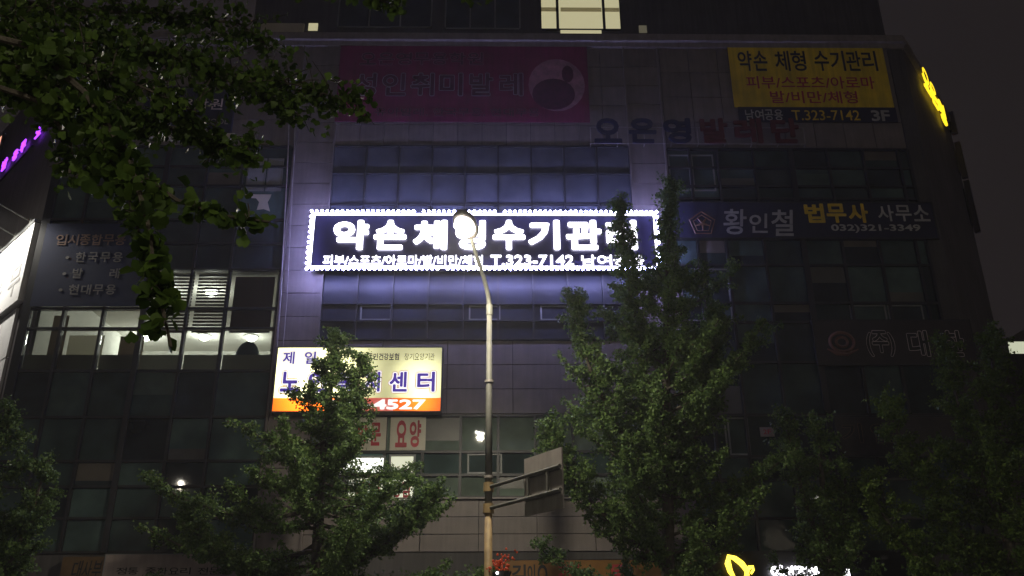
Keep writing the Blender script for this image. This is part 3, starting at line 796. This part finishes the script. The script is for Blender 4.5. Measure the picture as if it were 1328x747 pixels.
# 12. ground floor signs along the bottom of the picture
g1 = sign('shop_sign', 'beige shop sign with thin dark letters at the lower left', 'sign', (134, 719, 345, 766), 24.6, .3, 'beige', 'lightframe', .02)
for s_, p, q_ in (('정통', 150, 180), ('중화요리', 188, 248), ('전문점', 256, 300)):
    ftext(s_, p, 736, q_, 745, M['black'], g1, 24.59, bold=0, depth=.004)
g2 = sign('shop_sign', 'brown shop sign with black brush letters at the lower left edge of the beige sign', 'sign', (78, 722, 133, 766), 24.62, .28, 'brownpanel')
ftext('대사부', 92, 727, 131, 752, M['black'], g2, 24.61, bold=.0, depth=.006, shear=.1)
g3 = sign('shop_sign', 'orange yellow shop sign with dark letters at the foot of the street lamp', 'sign', (655, 726, 905, 768), 24.6, .3, 'orange', 'mullion', .02)
for s_, p, q_, m_ in (('김', 664, 682, 'black'), ('이', 684, 694, 'black'), ('O', 697, 710, 'black'), ('전', 724, 752, 'redprint'), ('문', 790, 815, 'redprint')):
    ftext(s_, p, 732, q_, 756, M[m_], g3, 24.59, bold=.02, depth=.006)
g4 = sign('shop_sign', 'black fascia with glowing yellow leaf logo and white letters at the bottom right', 'sign', (915, 716, 1190, 770), 24.62, .28, 'black')
lp = [onY(a_, b_, 24.55) for a_, b_ in ((952, 749), (947, 741), (944, 731), (945, 721.5), (953, 724), (962, 731), (968, 739), (969, 746), (966, 750))]
MB().tube(lp, [.045, .07, .085, .06, .07, .08, .07, .06, .05], 8).build('leaf_logo', M['e_yellow2'], g4)
lp = [onY(a_, b_, 24.55) for a_, b_ in ((968, 749), (969, 741), (972, 735.5), (976, 735), (977, 739), (974, 744))]
MB().tube(lp, [.06, .055, .05, .045, .035, .03], 8).build('leaf_logo', M['e_yellow2'], g4)
for s_, p, q_ in (('와', 999, 1018), ('이', 1018, 1029), ('즈', 1030, 1048), ('안', 1049, 1062), ('경', 1094, 1102)):
    ftext(s_, p, 733 + (p % 3), q_, 757, M['e_white2'], g4, 24.56, bold=.035, depth=.05, name='letter')
# 13. left side wall: white spot lit sign
def lw(px, py, off=0.0): return onPlane(px, py, PL + NL * off, NL)
def sdist(P): return (P - PL).dot(DL)
UL = -DL
zt_, zb_ = 14.15, 11.55
ws = empty('spotlit_sign', tuple(PL + DL * 4.5 + Vector((0, 0, zb_))), 'glaring white sign lit by arm lamps on the left side wall', 'sign')
obox('board', PL + DL * 4.6 + NL * .12 + Vector((0, 0, (zt_ + zb_) / 2)), (8.9, .2, zt_ - zb_), DL, M['white'], ws)
for k in range(5):
    c_ = PL + DL * (.9 + k * 1.75) + NL * .227
    text('무용학원종'[k], (c_ + DL * .6 + Vector((0, 0, zb_ + .35))), UL, NL, 1.1, 1.0, M['greyprint'], ws, name='letter', bold=.01, depth=.005)
obox('board_trim', PL + DL * 4.6 + NL * .13 + Vector((0, 0, zt_ + .06)), (9.0, .26, .1), DL, M['lightframe'], ws)
for k in range(6):
    s_ = .55 + k * 1.45
    c0 = PL + DL * s_ + NL * .2 + Vector((0, 0, zt_ + .15)); c1 = c0 + NL * 1.35 + Vector((0, 0, .38))
    a_ = MB().tube([c0, c1], .022, 6).build('lamp_arm', M['steel'], ws)
    MB().tube([c0 - NL * .02 + Vector((0, 0, -.12)), c0 + Vector((0, 0, .12))], .09, 8).build('arm_foot', M['steel'], a_)
    MB().tube([c1 + Vector((0, 0, .05)), c1 + NL * -.1 + Vector((0, 0, -.08))], [.07, .12], 10).build('lamp_head', M['steel'], a_)
    MB().ball(c1 + NL * -.12 + Vector((0, 0, -.12)), .085, 10, 6).build('lamp_bulb', M['e_spot'], a_, True)
    sl = light('lamp_light', 'SPOT', c1 + NL * -.2 + Vector((0, 0, -.28)), 420, (1, .95, .85), ws, .08)
    sl.data.spot_size = R(125); sl.data.spot_blend = .6
    sl.rotation_euler = (NL * -1.0 + Vector((0, 0, -1.9))).to_track_quat('-Z', 'Y').to_euler()
# lower white panels of the side wall
lo = empty('side_panel', tuple(PL + DL * 4.5 + Vector((0, 0, 8.0))), 'pale panelled strip below the glaring sign on the left side wall', 'panel')
for k in range(7):
    for j in range(2):
        obox('panel', PL + DL * (.5 + k * 1.25 + .62) + NL * .06 + Vector((0, 0, 8.3 + j * 1.6 + .75)), (1.2, .08, 1.54), DL, M['white'], lo)
# purple neon letters
pn = empty('neon_sign', tuple(lw(20, 205, .1)), 'purple neon letters slanting along the left side wall', 'sign')
for s_, pxy, hh in (('발', (7, 213), .46), ('레', (-9, 232), .46), ('무', (31, 190), .46), ('용', (21, 201), .42), ('오', (51, 171), .36)):
    P = lw(*pxy, .1)
    text(s_, P - Vector((0, 0, hh / 2)) - UL * .3, UL, NL, .55, hh, M['e_purple'], pn, name='letter', bold=.004, depth=.05)
P0, P1 = lw(40, 196, .04), lw(-30, 262, .04)
obox('rail', (P0 + P1) / 2, ((P1 - P0).length, .06, .08), DL, M['mullion'], pn)
pk = empty('small_sign', tuple(lw(-2, 200, .15)), 'small pink glowing sign at the left picture edge above the neon', 'sign')
P = lw(-3, 197, .15)
obox('board', P, (.9, .12, 1.3), DL, M['mullion'], pk)
obox('lit_face', P + NL * .07, (.7, .012, 1.1), DL, M['e_pink'], pk)
# 14. right side wall: yellow neon and small projecting signs
def rw(px, py, off=0.0): return onPlane(px, py, PR + NR * off, NR)
yn = empty('neon_sign', tuple(rw(1211, 140, .1)), 'bright yellow neon letters on the receding right side wall', 'sign')
for s_, pxy in zip('오은영', ((1200, 105), (1210, 124), (1221, 146))):
    P = rw(*pxy, .12)
    text(s_, P - Vector((0, 0, .5)) - DR * .5, DR, NR, .95, 1.0, M['e_yellow'], yn, name='letter', bold=.0, depth=.06)
for px_, py_, lab, hh in ((1231, 160, 'dark box sign jutting from the right side wall beside the neon letters', 1.0), (1243, 208, 'dark projecting sign below the yellow neon letters', 1.6), (1259, 268, 'lowest dark projecting sign on the right side wall', 2.2)):
    P = PR + DR * 6.3 + NR * .02; P.z = fz(px_, py_, 29.8)
    e_ = empty('projecting_sign', tuple(P), lab, 'sign', 'projecting signs on the right side wall')
    obox('board', P + NR * .16, (.16, .2, hh), DR, M['darkvinyl'], e_)
    obox('bracket', P + NR * .03, (.3, .05, hh * .7), DR, M['mullion'], e_)
# ------------------------------------------------------------------ neighbour buildings
def neighbour(x0, x1, y0, y1, h, label, lit=None):
    r = empty('neighbour_building', ((x0 + x1) / 2, y0, .11), label, 'building')
    box('wall', x0, x1, y0, y1, .11, h, M['wallside'], r)
    box('roof', x0 - .2, x1 + .2, y0 - .2, y1 + .2, h, h + .5, M['cornice'], r)
    n = max(2, int((x1 - x0) / 2.6))
    for fl in range(1, int((h - 1) / 3.3)):
        for i in range(n):
            xa = x0 + (i + .2) * (x1 - x0) / n; xb = x0 + (i + .8) * (x1 - x0) / n
            w = box('window', xa, xb, y0 - .03, y0 - .005, fl * 3.3 + 1.0, fl * 3.3 + 2.5, M['panedark'], r)
    return r
nb = neighbour(22.6, 36, 33, 44, fz(1315, 403, 33) - .5, 'low dark building past the right side wall with one lit window')
x_0, x_1 = fx(1309, 450, 32.9), fx(1345, 450, 32.9)
box('lit_window', x_0, x_1, 32.9, 32.96, fz(1318, 458, 32.9), fz(1318, 443, 32.9), M['e_windowpale'], nb)
neighbour(-34, -20, -24, -14, 17, 'tall block across the street behind the viewer on the left')
neighbour(-17, 4, -26, -14, 20, 'wide block across the street right behind the viewer')
neighbour(7, 30, -25, -14, 15, 'lower block across the street behind the viewer on the right')

# ------------------------------------------------------------------ street lamps
def street_lamp(bx, by, hx, hy, hz, zp, label, power, col=(1.0, .90, .68), spill=.16):
    r = empty('street_lamp', (bx, by, .11), label, 'street lamp', 'street lamps of the road')
    d = Vector((hx - bx, hy - by, 0)).normalized()
    MB().tube([(bx, by, .11), (bx, by, .6)], [.19, .17], 12).build('base', M['steelrust'], r)
    MB().tube([(bx, by, .6), (bx, by, 4.2)], [.088, .080], 12).build('lower_pole', M['steelrust'], r, True)
    MB().tube([(bx, by, 4.2), (bx, by, zp)], [.080, .058], 12).build('pole', M['steel'], r, True)
    for zz in (2.2, 4.9, 6.9):
        MB().tube([(bx, by, zz), (bx, by, zz + .05)], .094, 12).build('band', M['signback'], r)
    top = Vector((bx, by, zp)); head = Vector((hx, hy, hz))
    c1 = top + Vector((0, 0, .55)); c2 = head - d * .9 - Vector((0, 0, .42))
    arm = [top * (1 - t) ** 3 + c1 * 3 * t * (1 - t) ** 2 + c2 * 3 * t * t * (1 - t) + (head - d * .25) * t ** 3 for t in [k / 14 for k in range(15)]]
    MB().tube(arm, [.054 - .018 * k / 14 for k in range(15)], 10).build('arm', M['steel'], r, True)
    MB().tube([top - Vector((0, 0, .12)), top + Vector((0, 0, .12))], .072, 12).build('collar', M['steel'], r)
    ang = math.atan2(d.y, d.x)
    mt = Matrix.Rotation(ang, 3, 'Z') @ Matrix.Rotation(R(-14), 3, 'Y')
    hd = MB(); hd.ball(head + Vector((0, 0, .05)), 1, 18, 10, (.46, .25, .13), mt)
    hd.build('lamp_head', M['signback'], r, True)
    ln = MB(); ln.ball(head + mt @ Vector((.06, 0, -.045)), 1, 16, 8, (.30, .20, .13), mt)
    ln.build('lens', M['e_lamp'], r, True)
    lo_ = light('lamp_light', 'SPOT', head + mt @ Vector((.06, 0, -.26)), power, col, r, .10)
    lo_.data.spot_size = R(172); lo_.data.spot_blend = .35
    light('lamp_spill', 'POINT', head + mt @ Vector((.06, 0, -.27)), power * spill, col, r, .10)
    return r
PB = onY(634, 560, 18.0)
HD = onY(604, 294, 16.2)
street_lamp(PB.x, 18.0, HD.x, 16.2, HD.z, onY(632, 402, 18.0).z, 'tall grey street lamp in front of the glowing LED sign', LAMP_POWER_FRONT)
street_lamp(-1.7, -10.8, -1.8, -9.0, 9.6, 8.5, 'street lamp on the near pavement straight behind the viewer', LAMP_POWER_NEAR)
street_lamp(-20.9, -10.8, -20.8, -9.0, 12.2, 11.1, 'street lamp behind the viewer to the left, reflected in the dark glass', LAMP_POWER_NEAR * .55)
street_lamp(21.2, -10.8, 21.1, -9.0, 11.0, 9.9, 'street lamp behind the viewer to the right of the other two', LAMP_POWER_NEAR * 1.6)  # added lamp without a visible source, brightens the right facade and trees
# road sign seen from behind
ax = onY(636, 641, 18.0); bx_ = onPlane(726, 604, Vector((0, 0, onY(636, 632, 18.0).z)), Vector((0, 0, 1)))
A0 = Vector((PB.x, 18.0, onY(636, 632, 18.0).z)); D = Vector((bx_.x - A0.x, bx_.y - A0.y, 0)); LEN = D.length; D.normalize(); ND = Vector((D.y, -D.x, 0))
rs = empty('road_sign', (A0.x, A0.y, A0.z - .5), 'grey back of a road sign board on two arms clamped to the lamp pole', 'road sign')
for dz in (0, -.42):
    MB().tube([A0 + Vector((0, 0, dz)) + D * .1, A0 + Vector((0, 0, dz)) + D * LEN], .04, 8).build('bracket_arm', M['steel'], rs)
    MB().tube([A0 + Vector((0, 0, dz - .09)), A0 + Vector((0, 0, dz + .09))], .108, 12).build('clamp', M['steelrust'], rs)
for s_ in (.58, .84):
    P = A0 + D * LEN * s_
    MB().tube([P + Vector((0, 0, .03)), P + Vector((0, 0, -.45))], .028, 8).build('brace', M['steel'], rs)
s0, s1 = 1.25, LEN - .02
bc = A0 + D * ((s0 + s1) / 2) - ND * -.075 + Vector((0, 0, -.25))
nsd = ND if (CAM - A0).dot(ND) < 0 else -ND
bc = A0 + D * ((s0 + s1) / 2) + nsd * .075 + Vector((0, 0, -.19))
obox('board', bc, (s1 - s0, .03, 1.08), D, M['signback'], rs)
for dz in (.0, -.42):
    obox('stiffener', A0 + D * ((s0 + s1) / 2) + nsd * .052 + Vector((0, 0, dz)), (s1 - s0 - .1, .012, .09), D, M['steel'], rs)
# hanging flower basket with a small light at the lamp foot
fb = empty('flower_basket', tuple(onY(652, 738, 17.75)), 'small basket of red flowers with a white light by the lamp pole', 'flower basket')
c_ = onY(651, 740, 17.75); rr_ = random.Random(3)
MB().tube([c_ + Vector((0, 0, -.28)), c_ + Vector((0, 0, -.02))], [.10, .19], 12).build('basket', M['bark'], fb)
fl = MB()
for k in range(70):
    p = c_ + Vector((rr_.gauss(0, .12), rr_.gauss(0, .10), abs(rr_.gauss(.08, .12))))
    fl.ball(p, rr_.uniform(.018, .035), 5, 3)
tag(fl.build('blossom', M['flower'], fb), kind='stuff')
MB().ball(c_ + Vector((-.09, -.2, -.06)), .028, 8, 5).build('small_light', M['e_white2'], fb)

# ------------------------------------------------------------------ trees
FAN = np.array([[0, 0, 0], [-.52, .50, .12], [-.42, .76, .07], [-.18, .93, .02], [0, .80, -.03], [.18, .93, .02], [.42, .76, .07], [.52, .50, .12]])
FANF = np.array([[0, k + 1, k] for k in range(1, 7)])
KITE = np.array([[0, 0, 0], [-.46, .78, .08], [0, .86, -.04], [.46, .78, .08]])
KITEF = np.array([[0, 2, 1], [0, 3, 2]])
def leaves(name, pos, size, m, parent, rng, fan=False, droop=.35, axis=None):
    pos = np.asarray(pos); n = len(pos)
    base, tri = (FAN, FANF) if fan else (KITE, KITEF)
    up = rng.normal(size=(n, 3)); up[:, 2] -= droop
    up /= np.linalg.norm(up, axis=1)[:, None]
    nr = rng.normal(size=(n, 3)); nr[:, 2] += .6
    sd = np.cross(up, nr); sd /= np.linalg.norm(sd, axis=1)[:, None]
    nn = np.cross(sd, up)
    sz = size * rng.uniform(.65, 1.25, n)
    P = pos[:, None, :] + (base[None, :, 0, None] * sd[:, None, :] + base[None, :, 1, None] * up[:, None, :] + base[None, :, 2, None] * nn[:, None, :]) * sz[:, None, None]
    k = len(base)
    T = (tri[None] + (np.arange(n) * k)[:, None, None]).reshape(-1)
    me = bpy.data.meshes.new(name)
    me.vertices.add(n * k); me.vertices.foreach_set('co', P.reshape(-1))
    nt_ = n * len(tri)
    me.loops.add(nt_ * 3); me.loops.foreach_set('vertex_index', T.astype(np.int32))
    me.polygons.add(nt_); me.polygons.foreach_set('loop_start', np.arange(0, nt_ * 3, 3, dtype=np.int32))
    me.polygons.foreach_set('loop_total', np.full(nt_, 3, dtype=np.int32))
    me.update(calc_edges=True); me.materials.append(m)
    return tag(put(bpy.data.objects.new(name, me), parent), kind='stuff')
def curve_pts(a, b, bend, k=5):
    return [a.lerp(b, t) + bend * (4 * t * (1 - t)) for t in [i / (k - 1) for i in range(k)]]
def tree(name, label, base, leaders, seed, per_twig=30, leaf=.074, m='leaf', limb_step=.15, rise=(.25, .8), flat=.6, group='ginkgo street trees'):
    """leaders: (top point, start height fraction on the trunk, list of (t, radius) from start to top)"""
    rng = np.random.default_rng(seed); rd = random.Random(seed)
    base = Vector(base)
    r = empty(name, base, label, 'tree', group)
    tr = MB(); lm = MB(); P = []
    main_top = Vector(leaders[0][0])
    H = main_top.z - base.z
    trunk = [base.lerp(main_top, t) + Vector((math.sin(t * 7) * .06, math.cos(t * 5) * .06 - .06, 0)) for t in [i / 10 for i in range(11)]]
    tr.tube(trunk, [.17 * (1 - t) ** .8 + .012 for t in [i / 10 for i in range(11)]], 10).build('trunk', M['bark'], r, True)
    def at(path, t):
        f = t * (len(path) - 1); i = min(int(f), len(path) - 2); return path[i].lerp(path[i + 1], f - i)
    for li, (top, st, prof) in enumerate(leaders):
        top = Vector(top)
        if li == 0: path = trunk; t0 = st
        else:
            a = at(trunk, st); path = curve_pts(a, top, Vector(((top.x - a.x) * .22, (top.y - a.y) * .22, 0)), 8)
            lm.tube(path, [.06 * (1 - k / 8) + .01 for k in range(8)], 7); t0 = 0.0
        length = (path[-1] - at(path, t0)).length
        nl = max(6, int(length / limb_step)); az = rd.uniform(0, 6)
        for k in range(nl):
            tt = (k + rd.random()) / nl
            ts = t0 + (1 - t0) * tt * .985
            rad = np.interp(tt, [q[0] for q in prof], [q[1] for q in prof])
            az += 2.4 + rd.uniform(-.5, .5)
            L = rad * rd.choice((rd.uniform(.3, .7), rd.uniform(.6, 1.0), rd.uniform(.9, 1.3)))
            a = at(path, ts); rz_ = rd.uniform(*rise) * L + .05
            b = a + Vector((math.cos(az) * L, math.sin(az) * L, rz_))
            pts = curve_pts(a, b, Vector((0, 0, -.12 * L)), 5)
            lm.tube(pts, [max(.006, .012 + .012 * L) * (1 - .75 * i / 4) for i in range(5)], 5, cap=False)
            ntw = max(3, int(L / .10))
            for q in range(ntw):
                s = .18 + .82 * (q + rd.random()) / ntw
                c = at(pts, min(1, s)); tl = rd.uniform(.18, .50) * (1.1 - .3 * s)
                dv = Vector((rd.gauss(0, 1), rd.gauss(0, 1), rd.gauss(.3, flat))).normalized() * tl
                if q % 2 == 0: lm.tube([c, c + dv], [.006, .003], 3, cap=False)
                n = rng.poisson(per_twig)
                u = rng.uniform(0, 1, n)[:, None]
                P.append(np.array(c)[None] + u * np.array(dv)[None] + rng.normal(0, .05, (n, 3)))
        n = int(90 * length * .25)
        tp = np.array([at(path, 1 - .10 * rd.random()) for _ in range(n)]) + rng.normal(0, .07, (n, 3))
        P.append(tp)
    lm.build('limb', M['bark'], r)
    leaves('foliage', np.concatenate(P), leaf, M[m], r, rng)
    return r
def tp(px, py, Y): return tuple(onY(px, py, Y))
prof_c = [(0, 2.2), (.37, 2.4), (.52, 2.2), (.66, 1.6), (.74, 1.0), (.80, .52), (.88, .32), (.94, .2), (1, .07)]
bx0 = fx(838, 600, 20.3)
tree('ginkgo_tree', 'tall double topped ginkgo covering the right end of the glowing sign', (bx0, 20.3, .11),
     [(tp(868, 232, 20.4), .10, prof_c), (tp(803, 255, 20.2), .42, [(0, .8), (.5, .6), (.75, .32), (.9, .18), (1, .07)]), (tp(741, 378, 20.0), .36, [(0, .6), (.6, .5), (.85, .25), (1, .08)]),
      (tp(925, 395, 20.6), .36, [(0, .6), (.6, .6), (.85, .35), (1, .1)]), (tp(712, 545, 19.8), .25, [(0, .5), (.6, .6), (1, .15)])], 11, per_twig=70, limb_step=.12)
bx1 = fx(415, 640, 19.6)
tree('ginkgo_tree', 'wide ginkgo in front of the backlit cream sign', (bx1, 19.6, .11),
     [(tp(437, 430, 19.6), .12, [(0, 3.0), (.40, 3.3), (.56, 2.5), (.70, 1.55), (.82, .75), (.93, .3), (1, .08)]), (tp(470, 462, 19.7), .6, [(0, .5), (.6, .4), (1, .1)]),
      (tp(560, 630, 19.4), .34, [(0, .5), (.6, .5), (1, .15)]), (tp(240, 655, 19.3), .3, [(0, .5), (.6, .55), (1, .15)])], 23, per_twig=58, rise=(-.05, .30), flat=.35, limb_step=.085)
bx2 = fx(1262, 640, 20.5)
tree('ginkgo_tree', 'broad ginkgo at the right edge in front of the outlined letters', (bx2, 20.5, .11),
     [(tp(1282, 425, 20.5), .12, [(0, 2.4), (.3, 2.3), (.55, 1.5), (.78, .8), (.93, .35), (1, .1)]), (tp(1222, 440, 20.4), .42, [(0, .6), (.6, .55), (.9, .25), (1, .08)]),
      (tp(1148, 512, 20.3), .3, [(0, .6), (.6, .6), (1, .12)]), (tp(1120, 610, 20.1), .2, [(0, .6), (.6, .6), (1, .2)])], 37, per_twig=64, rise=(.0, .6), flat=.4, limb_step=.12, m='leafdark')
bx3 = fx(1062, 660, 20.8)
tree('ginkgo_tree', 'slim young ginkgo above the white glowing shop letters', (bx3, 20.8, .11),
     [(tp(1058, 545, 20.8), .2, [(0, 1.2), (.4, 1.0), (.75, .5), (1, .08)]), (tp(1018, 535, 20.7), .45, [(0, .5), (.6, .5), (1, .12)]), (tp(1094, 600, 20.7), .45, [(0, .4), (.6, .4), (1, .1)])], 41, per_twig=50)
bx4 = fx(8, 640, 19.0)
tree('ginkgo_tree', 'ginkgo at the lower left picture corner', (bx4, 19.0, .11),
     [(tp(12, 520, 19.0), .12, [(0, 1.6), (.4, 1.5), (.75, .8), (1, .12)]), (tp(60, 598, 18.9), .3, [(0, .5), (.6, .5), (1, .12)])], 53, per_twig=62, rise=(-.05, .4), flat=.35, limb_step=.12)

# the near tree whose branches hang into the picture at the upper left
def near_tree():
    rng = np.random.default_rng(77); rd = random.Random(77)
    base = Vector((-5.6, 3.4, .11))
    r = empty('ginkgo_tree', base, 'overhanging ginkgo branches with large leaves at the upper left, near the viewer', 'tree', 'ginkgo street trees')
    trunk = [base + Vector((.05 * math.sin(k), .05 * math.cos(k * 1.3), k * 1.15)) for k in range(10)]
    MB().tube(trunk, [.2 - .017 * k for k in range(10)], 12).build('trunk', M['bark'], r, True)
    lm = MB(); P = []; PB_ = []
    # each strand: trunk height index, photo path with distances, spread (px) and leaf count per twig
    strands = [
        (5, [(-60, 60, 7.5), (60, 60, 7.2), (180, 70, 7.0), (290, 95, 6.8), (385, 110, 6.6), (470, 138, 6.4)], 46, 1.0),
        (6, [(-40, -10, 8.2), (80, 10, 8.0), (200, 20, 8.0), (310, 30, 7.8), (350, 60, 7.6)], 48, 1.2),
        (5, [(-30, 110, 6.6), (60, 110, 6.4), (150, 140, 6.2), (230, 170, 6.0), (300, 190, 5.8), (335, 205, 5.6)], 40, 1.0),
        (4, [(-20, 70, 5.6), (60, 100, 5.2), (110, 150, 5.0), (140, 200, 4.8), (165, 250, 4.6), (180, 300, 4.4)], 42, 1.0),
        (4, [(40, 60, 4.6), (110, 120, 4.4), (165, 200, 4.1), (190, 280, 3.9), (200, 350, 3.75), (212, 405, 3.65), (222, 450, 3.6)], 24, .9),
        (4, [(80, 140, 5.2), (160, 210, 4.9), (230, 260, 4.7), (290, 280, 4.6), (350, 288, 4.5)], 22, .7),
        (6, [(-30, -60, 7.0), (150, -50, 7.0), (330, -30, 6.8), (450, -20, 6.6), (515, 10, 6.5)], 24, .8),
        (7, [(100, -120, 7.0), (350, -90, 6.8), (540, -50, 6.5), (625, -2, 6.3)], 20, .7),
        (5, [(-20, 30, 6.0), (60, 60, 5.8), (130, 90, 5.7), (200, 120, 5.6), (262, 150, 5.6)], 46, 1.2),
        (5, [(-30, 20, 6.8), (50, 40, 6.6), (130, 50, 6.6), (230, 75, 6.5), (330, 120, 6.5), (390, 150, 6.4)], 40, 1.0),
        (5, [(-10, 90, 5.9), (60, 140, 5.6), (95, 190, 5.4), (90, 225, 5.3)], 26, .8),
    ]
    for si, (hi, path, spread, dens) in enumerate(strands):
        big = si in (3, 4, 5)
        pts = [far(*q) for q in path]
        a = trunk[hi]
        lm.tube([a, a.lerp(pts[0], .5) + Vector((0, 0, .25)), *pts], [.03, .016] + [.012 * (1 - k / len(pts)) + .004 for k in range(len(pts))], 6)
        for i in range(len(pts) - 1):
            p, q = pts[i], pts[i + 1]
            seg = (q - p).length
            vis = 1
            n = int(seg / (.026 if big else .0125) * dens * vis)
            for k in range(n):
                t = rd.random(); c = p.lerp(q, t)
                sp_ = spread / FPX * path[i][2]
                dv = Vector((rd.gauss(0, 1), rd.gauss(0, 1), rd.gauss(-.15, .9))).normalized() * sp_ * rd.uniform(.2, 1.1)
                e = c + dv
                if k % 2 == 0: lm.tube([c, c.lerp(e, .5) + Vector((0, 0, .02)), e], [.005, .004, .0025], 4, cap=False)
                m_ = rng.poisson(7)
                u = rng.uniform(.25, 1.0, m_)[:, None]
                (PB_ if big else P).append(np.array(c)[None] + u * np.array(dv)[None] + rng.normal(0, .025, (m_, 3)))
    lm.build('limb', M['bark'], r)
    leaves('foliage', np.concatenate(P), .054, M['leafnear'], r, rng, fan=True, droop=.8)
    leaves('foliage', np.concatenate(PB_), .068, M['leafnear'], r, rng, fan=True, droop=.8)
near_tree()

# ------------------------------------------------------------------ added scattering volume, stands in for lens glare round the lights
hz = MB().box(-410, 410, -310, 510, -1.4, 34)
hm, ht, ho = nt('night_haze')
pv = ht.nodes.new('ShaderNodeVolumePrincipled')
pv.inputs['Color'].default_value = (.95, .95, 1, 1); pv.inputs['Density'].default_value = HAZE; pv.inputs['Anisotropy'].default_value = .3
ht.links.new(pv.outputs[0], ho.inputs['Volume'])
tag(hz.build('haze', hm), kind='stuff')
